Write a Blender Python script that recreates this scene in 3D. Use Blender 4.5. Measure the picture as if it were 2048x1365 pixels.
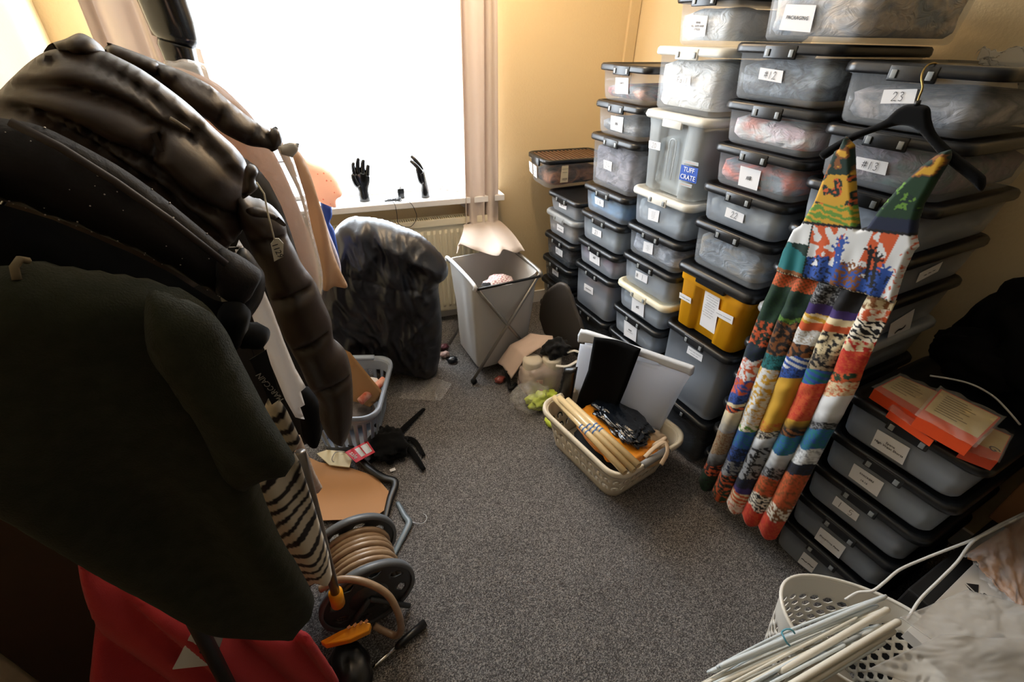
import bpy, bmesh, math, random
import numpy as np
from mathutils import Matrix, Vector, noise
from mathutils.geometry import delaunay_2d_cdt
for _o in list(bpy.data.objects): bpy.data.objects.remove(_o)
SC = bpy.context.scene
COL = SC.collection
random.seed(7)

# ---------------------------------------------------------------- camera
_cm = [[0.889225, 0.239559, -0.389732, 0.0], [-0.456999, 0.503879, -0.732979, 0.0], [0.020785, 0.82989, 0.557539, 1.62]]
cam_d = bpy.data.cameras.new('camera'); cam_d.sensor_width = 36; cam_d.lens = 912*36/2048
cam_d.clip_start = 0.02
cam = bpy.data.objects.new('camera', cam_d); COL.objects.link(cam)
cam.matrix_world = Matrix([_cm[0], _cm[1], _cm[2], [0,0,0,1]])
SC.camera = cam

# ---------------------------------------------------------------- view + light
vs = SC.view_settings
SC.display_settings.display_device = 'sRGB'
vs.view_transform = 'Standard'; vs.look = 'None'; vs.gamma = 1; vs.use_curve_mapping = False
vs.exposure = 0.15
SC.cycles.max_bounces = 8; SC.cycles.transparent_max_bounces = 14
SC.cycles.diffuse_bounces = 4; SC.cycles.glossy_bounces = 3; SC.cycles.transmission_bounces = 4
SC.cycles.caustics_reflective = False; SC.cycles.caustics_refractive = False
SC.cycles.use_denoising = True
SC.cycles.sample_clamp_indirect = 6

SKY = 16.0
w = bpy.data.worlds.new('daylight'); SC.world = w; w.use_nodes = True
wb = w.node_tree.nodes['Background']; wb.inputs[0].default_value = (0.84, 0.92, 1.0, 1); wb.inputs[1].default_value = SKY

WD = Vector((0.99144, -0.13053, 0)); WN = Vector((-0.13053, -0.99144, 0)); W0 = Vector((0.5, 2.66, 0))
def wp(s, d, z):           # a point on the window wall: s along it, d out into the room
    p = W0 + WD*s + WN*d; return Vector((p.x, p.y, z))
WIN = (-0.98, 0.70, 0.83, 2.2)
ld = bpy.data.lights.new('window_daylight_portal', 'AREA'); ld.shape = 'RECTANGLE'
ld.size = WIN[1]-WIN[0]; ld.size_y = WIN[3]-WIN[2]; ld.cycles.is_portal = True
lo = bpy.data.objects.new('window_daylight_portal', ld); COL.objects.link(lo)
lo.matrix_world = Matrix.Translation(wp((WIN[0]+WIN[1])/2, -0.16, (WIN[2]+WIN[3])/2)) @ Matrix((( WD.x, 0, -WN.x, 0), (WD.y, 0, -WN.y, 0), (0, 1, 0, 0), (0, 0, 0, 1)))
BULB = 18.0
bl = bpy.data.lights.new('ceiling_bulb_light', 'POINT'); bl.energy = BULB; bl.color = (1.0, 0.70, 0.40); bl.shadow_soft_size = 0.05
bo = bpy.data.objects.new('ceiling_bulb_light', bl); COL.objects.link(bo); bo.location = (0.98, 1.95, 2.14)

# ---------------------------------------------------------------- materials
def lin(c):
    if isinstance(c, str):
        c = c.lstrip('#'); c = [int(c[i:i+2], 16)/255 for i in (0, 2, 4)]
    return tuple((v/12.92 if v <= .04045 else ((v+.055)/1.055)**2.4) for v in c[:3]) + (1,)
MATS = {}
def mat(name, col, rough=.6, col2=None, nscale=30, namt=.5, bump=0, bscale=200, metal=0, spec=.5, sheen=0, alpha=1, trans=0, coat=0, stretch=None):
    if name in MATS: return MATS[name]
    m = bpy.data.materials.new(name); m.use_nodes = True; MATS[name] = m
    nt = m.node_tree; N = nt.nodes; L = nt.links
    b = N['Principled BSDF']; out = N['Material Output']
    b.inputs['Base Color'].default_value = lin(col); b.inputs['Roughness'].default_value = rough
    b.inputs['Metallic'].default_value = metal; b.inputs['Specular IOR Level'].default_value = spec
    b.inputs['Sheen Weight'].default_value = sheen; b.inputs['Coat Weight'].default_value = coat
    tc = N.new('ShaderNodeTexCoord'); vec = tc.outputs['Object']
    if stretch:
        mp = N.new('ShaderNodeMapping'); mp.inputs['Scale'].default_value = stretch; L.new(vec, mp.inputs[0]); vec = mp.outputs[0]
    if col2:
        n = N.new('ShaderNodeTexNoise'); n.inputs['Scale'].default_value = nscale; n.inputs['Detail'].default_value = 5; L.new(vec, n.inputs['Vector'])
        r = N.new('ShaderNodeValToRGB'); r.color_ramp.elements[0].position = .5-namt*.3; r.color_ramp.elements[1].position = .5+namt*.3
        r.color_ramp.elements[0].color = lin(col); r.color_ramp.elements[1].color = lin(col2)
        L.new(n.outputs['Fac'], r.inputs[0]); L.new(r.outputs[0], b.inputs['Base Color'])
    if bump:
        n2 = N.new('ShaderNodeTexNoise'); n2.inputs['Scale'].default_value = bscale; n2.inputs['Detail'].default_value = 4; L.new(vec, n2.inputs['Vector'])
        bp = N.new('ShaderNodeBump'); bp.inputs['Strength'].default_value = bump; bp.inputs['Distance'].default_value = .01
        L.new(n2.outputs['Fac'], bp.inputs['Height']); L.new(bp.outputs[0], b.inputs['Normal'])
    sh = b.outputs[0]
    if trans:
        t = N.new('ShaderNodeBsdfTranslucent'); t.inputs[0].default_value = lin(col)
        mx = N.new('ShaderNodeMixShader'); mx.inputs[0].default_value = trans; L.new(sh, mx.inputs[1]); L.new(t.outputs[0], mx.inputs[2]); sh = mx.outputs[0]
    if alpha < 1:
        t = N.new('ShaderNodeBsdfTransparent'); mx = N.new('ShaderNodeMixShader'); mx.inputs[0].default_value = alpha
        L.new(t.outputs[0], mx.inputs[1]); L.new(sh, mx.inputs[2]); sh = mx.outputs[0]
    L.new(sh, out.inputs[0])
    return m
def vcol_mat(name, attr='pattern', rough=.75, trans=.0):
    m = bpy.data.materials.new(name); m.use_nodes = True; N = m.node_tree.nodes; L = m.node_tree.links
    b = N['Principled BSDF']; a = N.new('ShaderNodeAttribute'); a.attribute_name = attr
    L.new(a.outputs['Color'], b.inputs['Base Color']); b.inputs['Roughness'].default_value = rough; b.inputs['Sheen Weight'].default_value = .1
    b.inputs['Specular IOR Level'].default_value = .3
    return m

# ---------------------------------------------------------------- mesh helpers
def wloc(o):
    p = Vector((0, 0, 0))
    while o: p += o.location; o = o.parent
    return p
def setp(o, label=None, cat=None, group=None, kind=None):
    if label: o['label'] = label
    if cat: o['category'] = cat
    if group: o['group'] = group
    if kind: o['kind'] = kind
    return o
def thing(name, label, cat, loc=(0, 0, 0), group=None):
    o = bpy.data.objects.new(name, None); COL.objects.link(o); o.location = loc; o.empty_display_size = .05
    return setp(o, label, cat, group)
def link(name, me, m, parent=None, smooth=True, local=False):
    if m is not None and not len(me.materials):
        for q in (m if isinstance(m, (list, tuple)) else [m]): me.materials.append(q)
    if smooth: me.shade_smooth()
    o = bpy.data.objects.new(name, me); COL.objects.link(o)
    if parent is not None:
        if not local: me.transform(Matrix.Translation(-wloc(parent)))
        o.parent = parent
    return o
def top(name, me, m, label, cat, group=None, kind=None, smooth=True):
    return setp(link(name, me, m, None, smooth), label, cat, group, kind)
def struct(name, me, m, parent=None, smooth=False):
    o = link(name, me, m, parent, smooth)
    o['kind'] = 'structure'
    return o
class MB:
    def __init__(s): s.v = []; s.f = []
    def add(s, v, f):
        n = len(s.v); s.v += [tuple(p) for p in v]; s.f += [tuple(i+n for i in q) for q in f]; return s
    def box(s, lo, hi, M=None):
        x0, y0, z0 = lo; x1, y1, z1 = hi
        v = [Vector(p) for p in ((x0,y0,z0),(x1,y0,z0),(x1,y1,z0),(x0,y1,z0),(x0,y0,z1),(x1,y0,z1),(x1,y1,z1),(x0,y1,z1))]
        if M is not None: v = [M @ p for p in v]
        return s.add(v, [(0,3,2,1),(4,5,6,7),(0,1,5,4),(1,2,6,5),(2,3,7,6),(3,0,4,7)])
    def tube(s, pts, r, n=8, closed=False, cap=True, flat=1.0):
        P = [Vector(p) for p in pts]; k = len(P); R = r if isinstance(r, (list, tuple)) else [r]*k
        rings = []; up = None
        for i in range(k):
            if closed: t = P[(i+1) % k]-P[i-1]
            else: t = P[min(i+1, k-1)]-P[max(i-1, 0)]
            if t.length < 1e-9: t = Vector((0, 0, 1))
            t.normalize()
            if up is None:
                up = Vector((0, 0, 1)) if abs(t.z) < .9 else Vector((1, 0, 0))
            a = up - t*up.dot(t)
            if a.length < 1e-6: a = t.orthogonal()
            a.normalize(); up = a; b = t.cross(a)
            rings.append([P[i] + (a*math.cos(2*math.pi*j/n)*flat + b*math.sin(2*math.pi*j/n))*R[i] for j in range(n)])
        v = [p for q in rings for p in q]; f = []
        for i in range(k if closed else k-1):
            i2 = (i+1) % k
            for j in range(n):
                j2 = (j+1) % n; f.append((i*n+j, i*n+j2, i2*n+j2, i2*n+j))
        if cap and not closed: f.append(tuple(range(n-1, -1, -1))); f.append(tuple((k-1)*n+j for j in range(n)))
        return s.add(v, f)
    def loft(s, rings, cap0=True, cap1=True, closed=True):
        n = len(rings[0]); v = [p for q in rings for p in q]; f = []
        for i in range(len(rings)-1):
            for j in range(n if closed else n-1):
                j2 = (j+1) % n; f.append((i*n+j, i*n+j2, (i+1)*n+j2, (i+1)*n+j))
        if cap0: f.append(tuple(range(n-1, -1, -1)))
        if cap1: f.append(tuple((len(rings)-1)*n+j for j in range(n)))
        return s.add(v, f)
    def lathe(s, prof, c=(0, 0, 0), n=24, M=None, cap=True):
        rings = [[Vector((c[0]+r*math.cos(2*math.pi*j/n), c[1]+r*math.sin(2*math.pi*j/n), c[2]+z)) for j in range(n)] for r, z in prof]
        if M is not None: rings = [[M @ p for p in q] for q in rings]
        return s.loft(rings, cap, cap)
    def prism(s, poly, fn0, fn1):      # poly of 2-D points; fn maps them to 3-D front and back
        n = len(poly); v = [fn0(*p) for p in poly]+[fn1(*p) for p in poly]
        f = [tuple(range(n)), tuple(range(2*n-1, n-1, -1))]+[(i, i+n, (i+1) % n+n, (i+1) % n) for i in range(n)]
        return s.add(v, f)
    def me(s, name='m', bevel=0, seg=2):
        m = bpy.data.meshes.new(name); m.from_pydata([tuple(p) for p in s.v], [], s.f); m.validate()
        b = bmesh.new(); b.from_mesh(m)
        bmesh.ops.recalc_face_normals(b, faces=b.faces)
        if bevel:
            bmesh.ops.bevel(b, geom=[e for e in b.edges if len(e.link_faces) == 2 and e.calc_face_angle(0) > .6], offset=bevel, segments=seg, affect='EDGES', profile=.5)
        b.to_mesh(m); b.free(); return m
def rrect(w, l, r, z, n=4, cx=0, cy=0):    # rounded rectangle ring, w along y, l along x
    pts = []
    for sx, sy, a0 in ((1, 1, 0), (-1, 1, 90), (-1, -1, 180), (1, -1, 270)):
        for k in range(n+1):
            a = math.radians(a0+90*k/n)
            pts.append(Vector((cx+sx*(l/2-r)+r*math.cos(a), cy+sy*(w/2-r)+r*math.sin(a), z)))
    return pts
def spline(P, n=6, closed=False):
    P = [Vector(p) for p in P]; out = []; k = len(P)
    for i in range(k if closed else k-1):
        p0 = P[i-1] if (closed or i > 0) else P[0]; p1 = P[i]; p2 = P[(i+1) % k]; p3 = P[(i+2) % k] if (closed or i+2 < k) else P[-1]
        for j in range(n):
            t = j/n
            out.append(.5*((2*p1)+(p2-p0)*t+(2*p0-5*p1+4*p2-p3)*t*t+(3*p1-p0-3*p2+p3)*t*t*t))
    if not closed: out.append(P[-1])
    return out
def segd(p, A, B):
    d = B-A; L2 = (d*d).sum(1)+1e-12
    t = np.clip((((p[:, None, :]-A[None])*d[None]).sum(2))/L2[None], 0, 1)
    q = A[None]+t[..., None]*d[None]
    return np.sqrt(((p[:, None, :]-q)**2).sum(2)).min(1)
def inpoly(p, P):
    x, y = p[:, 0], p[:, 1]; c = np.zeros(len(p), bool); n = len(P)
    for i in range(n):
        x0, y0 = P[i]; x1, y1 = P[(i+1) % n]
        if y0 == y1: continue
        t = ((y0 > y) != (y1 > y)) & (x < (x1-x0)*(y-y0)/(y1-y0)+x0); c ^= t
    return c
def resample(P, d, closed=True):
    out = []; k = len(P)
    for i in range(k if closed else k-1):
        a = np.array(P[i]); b = np.array(P[(i+1) % k]); n = max(1, int(round(np.linalg.norm(b-a)/d)))
        for j in range(n): out.append(tuple(a+(b-a)*j/n))
    if not closed: out.append(tuple(P[-1]))
    return out
def smooth2(P, n=4, closed=True):
    return [(v.x, v.y) for v in spline([(p[0], p[1], 0) for p in P], n, closed)]
def sheet_me(pts, o, ang, t=.03, er=.03, res=.012, seams=(), sd=.6, sw=.03, fold=None, curve=True, lean=0, crease=0, cscale=12, seed=0, cani=(1, .6), sharp=False, back=1.0, mapf=None, wr=0):
    """a stuffed or folded cloth shape: an outline in an upright plane, swelling to thickness t, pinched along seams"""
    B = smooth2(pts, 5) if curve else list(pts)
    B = resample(B, res)
    Ba = np.array(B); lo = Ba.min(0); hi = Ba.max(0)
    gx = np.arange(lo[0], hi[0], res); gz = np.arange(lo[1], hi[1], res*.9)
    G = np.array([(x+(res/2 if j % 2 else 0), z) for j, z in enumerate(gz) for x in gx])
    A2 = np.roll(Ba, -1, 0)
    G = G[inpoly(G, B)]
    if len(G): G = G[segd(G, Ba, A2) > res*.55]
    allp = [Vector(p) for p in B]+[Vector(p) for p in G]
    nb = len(B)
    r = delaunay_2d_cdt(allp, [(i, (i+1) % nb) for i in range(nb)], [], 0, 1e-6)
    V2 = np.array([(v.x, v.y) for v in r[0]]); F = r[2]
    cen = np.array([V2[list(f)].mean(0) for f in F]); ok = inpoly(cen, B); F = [f for f, k in zip(F, ok) if k]
    dist = segd(V2, Ba, A2); bd = dist < 1e-5
    h = t*np.sqrt(np.maximum(0, 1-(1-np.clip(dist/er, 0, 1))**2))
    if len(seams):
        ds = np.full(len(V2), 9.)
        for s in seams:
            s = np.array(smooth2(s, 4, False)); ds = np.minimum(ds, segd(V2, s[:-1], s[1:]))
        k = np.clip(ds/sw, 0, 1); h = h*(1-sd+sd*np.sqrt(1-(1-k)**2))
    off = np.zeros(len(V2))
    if fold: off = np.array([fold(x, z) for x, z in V2])
    wk = np.zeros(len(V2))
    if crease:
        for i, (x, z) in enumerate(V2):
            if sharp:      # thin film: long sharp folds running several ways
                r = 0
                for q, (aa, f1, f2) in enumerate(((.25, 1.0, .35), (-.6, .9, .4), (1.2, .7, .4), (.2, 2.2, .9))):
                    xr = x*math.cos(aa)+z*math.sin(aa); zr = -x*math.sin(aa)+z*math.cos(aa)
                    r += (.42, .36, .3, .2)[q]*(1-2.4*abs(noise.noise(Vector((xr*cscale*f1, zr*cscale*f2, seed+q*3.7)))))
                wk[i] = crease*r*min(1, .25+dist[i]/er)
            else:
                nv = noise.noise(Vector((x*cscale*cani[0], z*cscale*cani[1], seed)))
                wk[i] = crease*((1-abs(nv)*2.2)*.6+.6*noise.noise(Vector((x*cscale*2.3*cani[0], z*cscale*2.5*cani[1], seed+9))))*min(1, dist[i]/er)
    a = math.radians(ang); U = np.array((math.cos(a), math.sin(a), 0)); Nn = np.array((math.sin(a), -math.cos(a), 0)); O = np.array((o[0], o[1], 0))
    ln = lean*V2[:, 1]
    base = O+V2[:, :1]*U+np.c_[np.zeros(len(V2)), np.zeros(len(V2)), V2[:, 1]]
    Fr = base+(h+off+wk+ln)[:, None]*Nn; Bk = base+(-h*back+off+wk*.4+ln)[:, None]*Nn
    idx = np.zeros(len(V2), int); verts = [tuple(p) for p in Fr]
    for i in range(len(V2)):
        if bd[i]: idx[i] = i
        else: idx[i] = len(verts); verts.append(tuple(Bk[i]))
    faces = [tuple(f) for f in F]+[tuple(int(idx[i]) for i in reversed(f)) for f in F]
    faces = [f for f in faces if len(set(f)) > 2]
    m = bpy.data.meshes.new('sheet'); m.from_pydata(verts, [], faces); m.validate()
    b = bmesh.new(); b.from_mesh(m); bmesh.ops.recalc_face_normals(b, faces=b.faces); b.to_mesh(m); b.free()
    return m
def grid_me(f, nu, nv, thick=0):
    v = [f(i/(nu-1), j/(nv-1)) for j in range(nv) for i in range(nu)]
    fc = [(j*nu+i, j*nu+i+1, (j+1)*nu+i+1, (j+1)*nu+i) for j in range(nv-1) for i in range(nu-1)]
    m = bpy.data.meshes.new('grid'); m.from_pydata([tuple(p) for p in v], [], fc)
    if thick:
        b = bmesh.new(); b.from_mesh(m); bmesh.ops.recalc_face_normals(b, faces=b.faces); bmesh.ops.solidify(b, geom=b.faces[:], thickness=thick); b.to_mesh(m); b.free()
    return m
def lump_me(c, r, sub=4, amp=.2, sc=2.0, seed=0, flat=None, sq=1.0):
    b = bmesh.new(); bmesh.ops.create_icosphere(b, subdivisions=sub, radius=1)
    for v in b.verts:
        d = v.co.copy(); k = 1+amp*noise.noise(d*sc+Vector((seed, seed*2, 0)))+amp*.5*noise.noise(d*sc*2.6+Vector((seed, 3, 0)))
        p = Vector([math.copysign(abs(q)**sq, q) for q in d])*k
        p = Vector((p.x*r[0], p.y*r[1], p.z*r[2]))
        if flat is not None and p.z < flat: p.z = flat+(p.z-flat)*.05
        v.co = p+Vector(c)
    m = bpy.data.meshes.new('lump'); b.to_mesh(m); b.free(); return m
def perforated(band, holes, mapf, res, thick):
    """band (s0,s1,v0,v1) unrolled, with hole polygons cut out, mapped into space and given thickness"""
    s0, s1, v0, v1 = band
    P = []; E = []
    ns = max(2, int((s1-s0)/res)); nv = max(2, int((v1-v0)/res))
    for j in range(nv+1):
        for i in range(ns+1): P.append((s0+(s1-s0)*i/ns, v0+(v1-v0)*j/nv))
    Pa = np.array(P)
    keep = np.ones(len(P), bool)
    for h in holes:
        ha = np.array(h); bb = (ha.min(0)-res, ha.max(0)+res)
        sel = np.where((Pa > bb[0]).all(1) & (Pa < bb[1]).all(1))[0]
        if len(sel):
            q = Pa[sel]; bad = inpoly(q, h) | (segd(q, ha, np.roll(ha, -1, 0)) < res*.3)
            edge = (abs(q[:, 1]-v0) < 1e-9) | (abs(q[:, 1]-v1) < 1e-9)
            keep[sel[bad & ~edge]] = False
    V = [Vector(p) for p in Pa[keep]]
    for h in holes:
        n = len(V); V += [Vector(p) for p in h]; k = len(h); E += [(n+i, n+(i+1) % k) for i in range(k)]
    r = delaunay_2d_cdt(V, E, [], 0, 1e-7)
    V2 = np.array([(v.x, v.y) for v in r[0]]); F = r[2]
    cen = np.array([V2[list(f)].mean(0) for f in F]); bad = np.zeros(len(F), bool)
    for h in holes:
        ha = np.array(h); sel = np.where((cen > ha.min(0)).all(1) & (cen < ha.max(0)).all(1))[0]
        if len(sel): bad[sel] |= inpoly(cen[sel], h)
    m = bpy.data.meshes.new('perf'); m.from_pydata([tuple(mapf(*p)) for p in V2], [], [tuple(f) for f, k in zip(F, bad) if not k])
    b = bmesh.new(); b.from_mesh(m)
    bmesh.ops.remove_doubles(b, verts=b.verts, dist=1e-5)
    bmesh.ops.recalc_face_normals(b, faces=b.faces); bmesh.ops.solidify(b, geom=b.faces[:], thickness=thick)
    b.to_mesh(m); b.free(); return m

# ---------------------------------------------------------------- lettering
INK = mat('black_ink', '#15151a', .6)
def text_me(body, size, align='CENTER'):
    c = bpy.data.curves.new('t', 'FONT'); c.body = body; c.size = size; c.align_x = align; c.align_y = 'CENTER'; c.extrude = .0002; c.resolution_u = 2
    o = bpy.data.objects.new('t', c); COL.objects.link(o); bpy.context.view_layer.update()
    m = bpy.data.meshes.new_from_object(o.evaluated_get(bpy.context.evaluated_depsgraph_get()))
    bpy.data.objects.remove(o); bpy.data.curves.remove(c); return m
STROKES = {'0': [[(.5,1),(.2,.8),(.15,.4),(.4,0),(.7,.2),(.78,.6),(.5,1)]], '1': [[(.45,1),(.42,0)]],
 '2': [[(.15,.75),(.35,1),(.65,.95),(.68,.7),(.4,.3),(.1,.02),(.5,.06),(.85,0)]],
 '3': [[(.2,.9),(.5,1),(.72,.8),(.4,.55),(.72,.35),(.55,.02),(.15,.08)]], '4': [[(.55,1),(.1,.4),(.85,.42)],[(.6,.65),(.55,0)]],
 '5': [[(.75,1),(.3,.97),(.22,.55),(.6,.6),(.72,.3),(.45,0),(.15,.1)]], '#': [[(.3,.95),(.2,.1)],[(.62,.95),(.52,.1)],[(.05,.68),(.85,.72)],[(.02,.36),(.82,.4)]],
 '~': [[(0,.5),(.2,.65),(.35,.4),(.5,.6),(.65,.4),(.8,.62),(1,.5)]], ' ': [],
 'F': [[(.2,1),(.15,0)],[(.2,1),(.8,1)],[(.2,.55),(.6,.55)]], 'o': [[(.5,.6),(.2,.4),(.3,.05),(.65,.1),(.7,.45),(.5,.6)]], 'i': [[(.45,.6),(.4,0)]],
 'l': [[(.5,1),(.4,0)]], 'T': [[(.05,1),(.95,1)],[(.5,1),(.45,0)]], 'r': [[(.3,.6),(.28,0)],[(.28,.4),(.7,.6)]], 'a': [[(.7,.55),(.3,.5),(.2,.15),(.5,0),(.7,.5),(.75,0)]], 'y': [[(.2,.6),(.45,.1)],[(.75,.6),(.3,-.4)]]}
def hand_me(s, size, wgt=.0014):
    mb = MB(); x = 0
    for ch in s:
        for st in STROKES.get(ch, []):
            P = spline([((x+p[0])*size*.75, p[1]*size-size/2, 0) for p in st], 4); mb.tube(P, wgt, 5, flat=.3)
        x += 1
    for i, v in enumerate(mb.v): mb.v[i] = (v[0]-x*size*.75/2, v[1], v[2])
    return mb.me()
PAPER = mat('white_label_paper', '#e9e8ea', .7)
def label_on(parent, quad, frame, lines=(), hand=None, paper=None, name='paper_label', tsize=None, ink=None):
    """quad: 4 points (u,z) TL TR BR BL in an upright plane; frame=(o,ang,d): plane origin, direction, distance in front"""
    o, ang, d = frame; a = math.radians(ang); U = Vector((math.cos(a), math.sin(a), 0)); Nn = Vector((math.sin(a), -math.cos(a), 0)); O = Vector((o[0], o[1], 0))
    dz = d if callable(d) else (lambda z: d)
    P = lambda u, z, k: O+U*u+Vector((0, 0, z))+Nn*(dz(z)+k)
    me = MB().prism(quad, lambda u, z: P(u, z, .0006), lambda u, z: P(u, z, 0)).me()
    lab = link(name, me, paper or PAPER, parent, False)
    q = [Vector((p[0], p[1])) for p in quad]; c = (q[0]+q[1]+q[2]+q[3])/4; ex = ((q[1]-q[0])+(q[2]-q[3]))/2; ey = ((q[0]-q[3])+(q[1]-q[2]))/2
    w, h = ex.length, ey.length; ex.normalize(); ey = Vector((-ex.y, ex.x))
    Mx = Matrix.Translation(P(c.x, c.y, .0022 if callable(d) else .001)) @ Matrix(((U.x*ex.x, U.x*ey.x, Nn.x, 0), (U.y*ex.x, U.y*ey.x, Nn.y, 0), (ex.y, ey.y, 0, 0), (0, 0, 0, 1)))
    if hand:
        hs = min(h*.62, w*.9/(.75*len(hand)))
        m = hand_me(hand, hs, max(.0007, hs*.026)); m.transform(Mx); link('handwriting', m, ink or INK, lab, False)
    elif lines:
        bm = bmesh.new(); ls = tsize or min(h*.75/len(lines), w*1.5/max(len(s) for s in lines))
        for i, s in enumerate(lines):
            if not s: continue
            m = text_me(s, ls); m.transform(Mx @ Matrix.Translation((0, ls*1.1*((len(lines)-1)/2-i), 0))); bm.from_mesh(m); bpy.data.meshes.remove(m)
        m = bpy.data.meshes.new('txt'); bm.to_mesh(m); bm.free(); link('printed_lettering', m, ink or INK, lab, False)
    return lab

# ================================================================ the room
CARPET = bpy.data.materials.new('grey_loop_carpet'); CARPET.use_nodes = True
def _carpet():
    nt = CARPET.node_tree; N = nt.nodes; L = nt.links; b = N['Principled BSDF']
    tc = N.new('ShaderNodeTexCoord'); mp = N.new('ShaderNodeMapping'); mp.inputs['Rotation'].default_value = (0, 0, math.radians(8)); L.new(tc.outputs['Object'], mp.inputs[0])
    vo = N.new('ShaderNodeTexVoronoi'); vo.inputs['Scale'].default_value = 300; vo.inputs['Randomness'].default_value = .32; mp.inputs['Scale'].default_value = (1, 1.35, 1); L.new(mp.outputs[0], vo.inputs['Vector'])
    no = N.new('ShaderNodeTexNoise'); no.inputs['Scale'].default_value = 3; no.inputs['Detail'].default_value = 4; L.new(mp.outputs[0], no.inputs['Vector'])
    r = N.new('ShaderNodeValToRGB'); e = r.color_ramp.elements; e[0].position = .1; e[0].color = lin('#55514f'); e[1].position = .9; e[1].color = lin('#cdc6bf')
    k = e.new(.55); k.color = lin('#8f8a88')
    L.new(vo.outputs['Color'], r.inputs[0])
    mx = N.new('ShaderNodeMix'); mx.data_type = 'RGBA'; mx.blend_type = 'MULTIPLY'; mx.inputs[0].default_value = .35
    L.new(r.outputs[0], mx.inputs[6]); L.new(no.outputs['Fac'], mx.inputs[7]); L.new(mx.outputs[2], b.inputs['Base Color'])
    b.inputs['Roughness'].default_value = .95; b.inputs['Specular IOR Level'].default_value = .1
    bp = N.new('ShaderNodeBump'); bp.inputs['Strength'].default_value = .9; bp.inputs['Distance'].default_value = .006; bp.invert = True
    L.new(vo.outputs['Distance'], bp.inputs['Height']); L.new(bp.outputs[0], b.inputs['Normal'])
_carpet()
REAR = mat('dark_low_bounce_rear_wall', '#4a3d30', .85)  # unseen rear wall, coloured dark so it bounces little light onto the clothes
WALL = mat('cream_wall_paint', '#e6d0a6', .85, bump=.15, bscale=90)
CEIL = mat('white_ceiling_paint', '#e8e4da', .9)
WHITE_GLOSS = mat('white_gloss_paint', '#eeecea', .35)
ZC = 2.36
struct('floor', MB().box((-.85, -3.1, -.05), (2.25, 3.0, 0)).me(), CARPET)
struct('ceiling', MB().box((-.85, -3.1, ZC), (2.25, 3.0, ZC+.06)).me(), CEIL)
struct('wall_left', MB().box((-.75, -3.1, 0), (-.65, 3.0, ZC)).me(), WALL)
struct('wall_right', MB().box((2.05, -3.1, 0), (2.15, 2.6, ZC)).me(), WALL)
struct('wall_back', MB().box((-.75, -3.1, 0), (2.15, -3.0, ZC)).me(), REAR)
def wbox(mb, s0, s1, d0, d1, z0, z1):
    v = [wp(s, d, z) for z in (z0, z1) for s, d in ((s0, d0), (s1, d0), (s1, d1), (s0, d1))]
    return mb.add(v, [(0,3,2,1),(4,5,6,7),(0,1,5,4),(1,2,6,5),(2,3,7,6),(3,0,4,7)])
m = MB()
for a in ((-1.3, WIN[0], 0, ZC), (WIN[1], 1.75, 0, ZC), (WIN[0], WIN[1], 0, WIN[2]-.014), (WIN[0], WIN[1], WIN[3], ZC)): wbox(m, a[0], a[1], -.16, 0, a[2], a[3])
struct('wall_front', m.me(), WALL)
m = MB(); wbox(m, 1.50, 1.56, 0, .02, 0, ZC)
struct('trim_1', m.me(), WALL)
m = MB(); wbox(m, -1.16, 1.5, 0, .014, 0, .09); struct('baseboard_front', m.me(), WHITE_GLOSS)
struct('baseboard_right', MB().box((2.036, -3.0, 0), (2.05, 2.44, .09)).me(), WHITE_GLOSS)
win = MB(); f = .022
for a in ((WIN[0], WIN[0]+f, WIN[2], WIN[3]), (WIN[1]-f, WIN[1], WIN[2], WIN[3]), (WIN[0]+f, WIN[1]-f, WIN[2], WIN[2]+f), (WIN[0]+f, WIN[1]-f, WIN[3]-f, WIN[3])): wbox(win, a[0], a[1], -.15, -.09, a[2], a[3])
wo = struct('window_1', win.me(), WHITE_GLOSS)
GL = bpy.data.materials.new('window_glass'); GL.use_nodes = True
_n = GL.node_tree.nodes; _t = _n.new('ShaderNodeBsdfTransparent'); _g = _n.new('ShaderNodeBsdfGlossy'); _g.inputs['Roughness'].default_value = .02; _x = _n.new('ShaderNodeMixShader'); _x.inputs[0].default_value = .05
GL.node_tree.links.new(_t.outputs[0], _x.inputs[1]); GL.node_tree.links.new(_g.outputs[0], _x.inputs[2]); GL.node_tree.links.new(_x.outputs[0], _n['Material Output'].inputs[0])
gl = MB(); wbox(gl, WIN[0]+f, WIN[1]-f, -.122, -.118, WIN[2]+f, WIN[3]-f); struct('window_pane', gl.me(), GL, wo)
sl = MB(); wbox(sl, WIN[0]-.0, WIN[1]-.0, -.16, .005, WIN[2]-.012, WIN[2]); wbox(sl, WIN[0]-.04, WIN[1]+.05, .0, .115, WIN[2]-.035, WIN[2]); struct('window_sill', sl.me(bevel=.004), WHITE_GLOSS, wo)

# curtains
CURT = mat('beige_curtain_cloth', '#d6c8bd', .9, bump=.1, bscale=400, trans=.25)
def curtain(name, label, s0, s1, ztop, zbot, nf, amp, d0, drape=None, seed=0):
    def f(u, v):
        ph = u*nf*2*math.pi; k = amp*(.65+.35*math.sin(u*9+seed))
        s = s0+(s1-s0)*u+.012*math.sin(ph*.5+v*2+seed); d = d0+k*math.cos(ph)+.5*k*math.cos(ph*.53+seed+v)
        z = ztop+(zbot-ztop)*v
        if drape: s, d, z = drape(u, v, s, d, z)
        return wp(s, d, z)
    return top(name, grid_me(f, 110, 46, .004), CURT, label, 'curtain')
def drape_right(u, v, s, d, z):
    k = max(0, (v-.80)/.20); z0 = 2.3-1.63*min(v, .80)/.80
    w_ = .8+.2*math.sin(u*8.5+2.6)
    d = d+(.12*k+.40*k**1.4)*(.5+.5*w_)*(.72+.28*u); s = s+(u-.45)*.16*k-.07*k*k
    z = (z0-.022*k+.018*math.sin(u*11)*k) if v > .8 else z0
    return s, d, z
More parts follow.
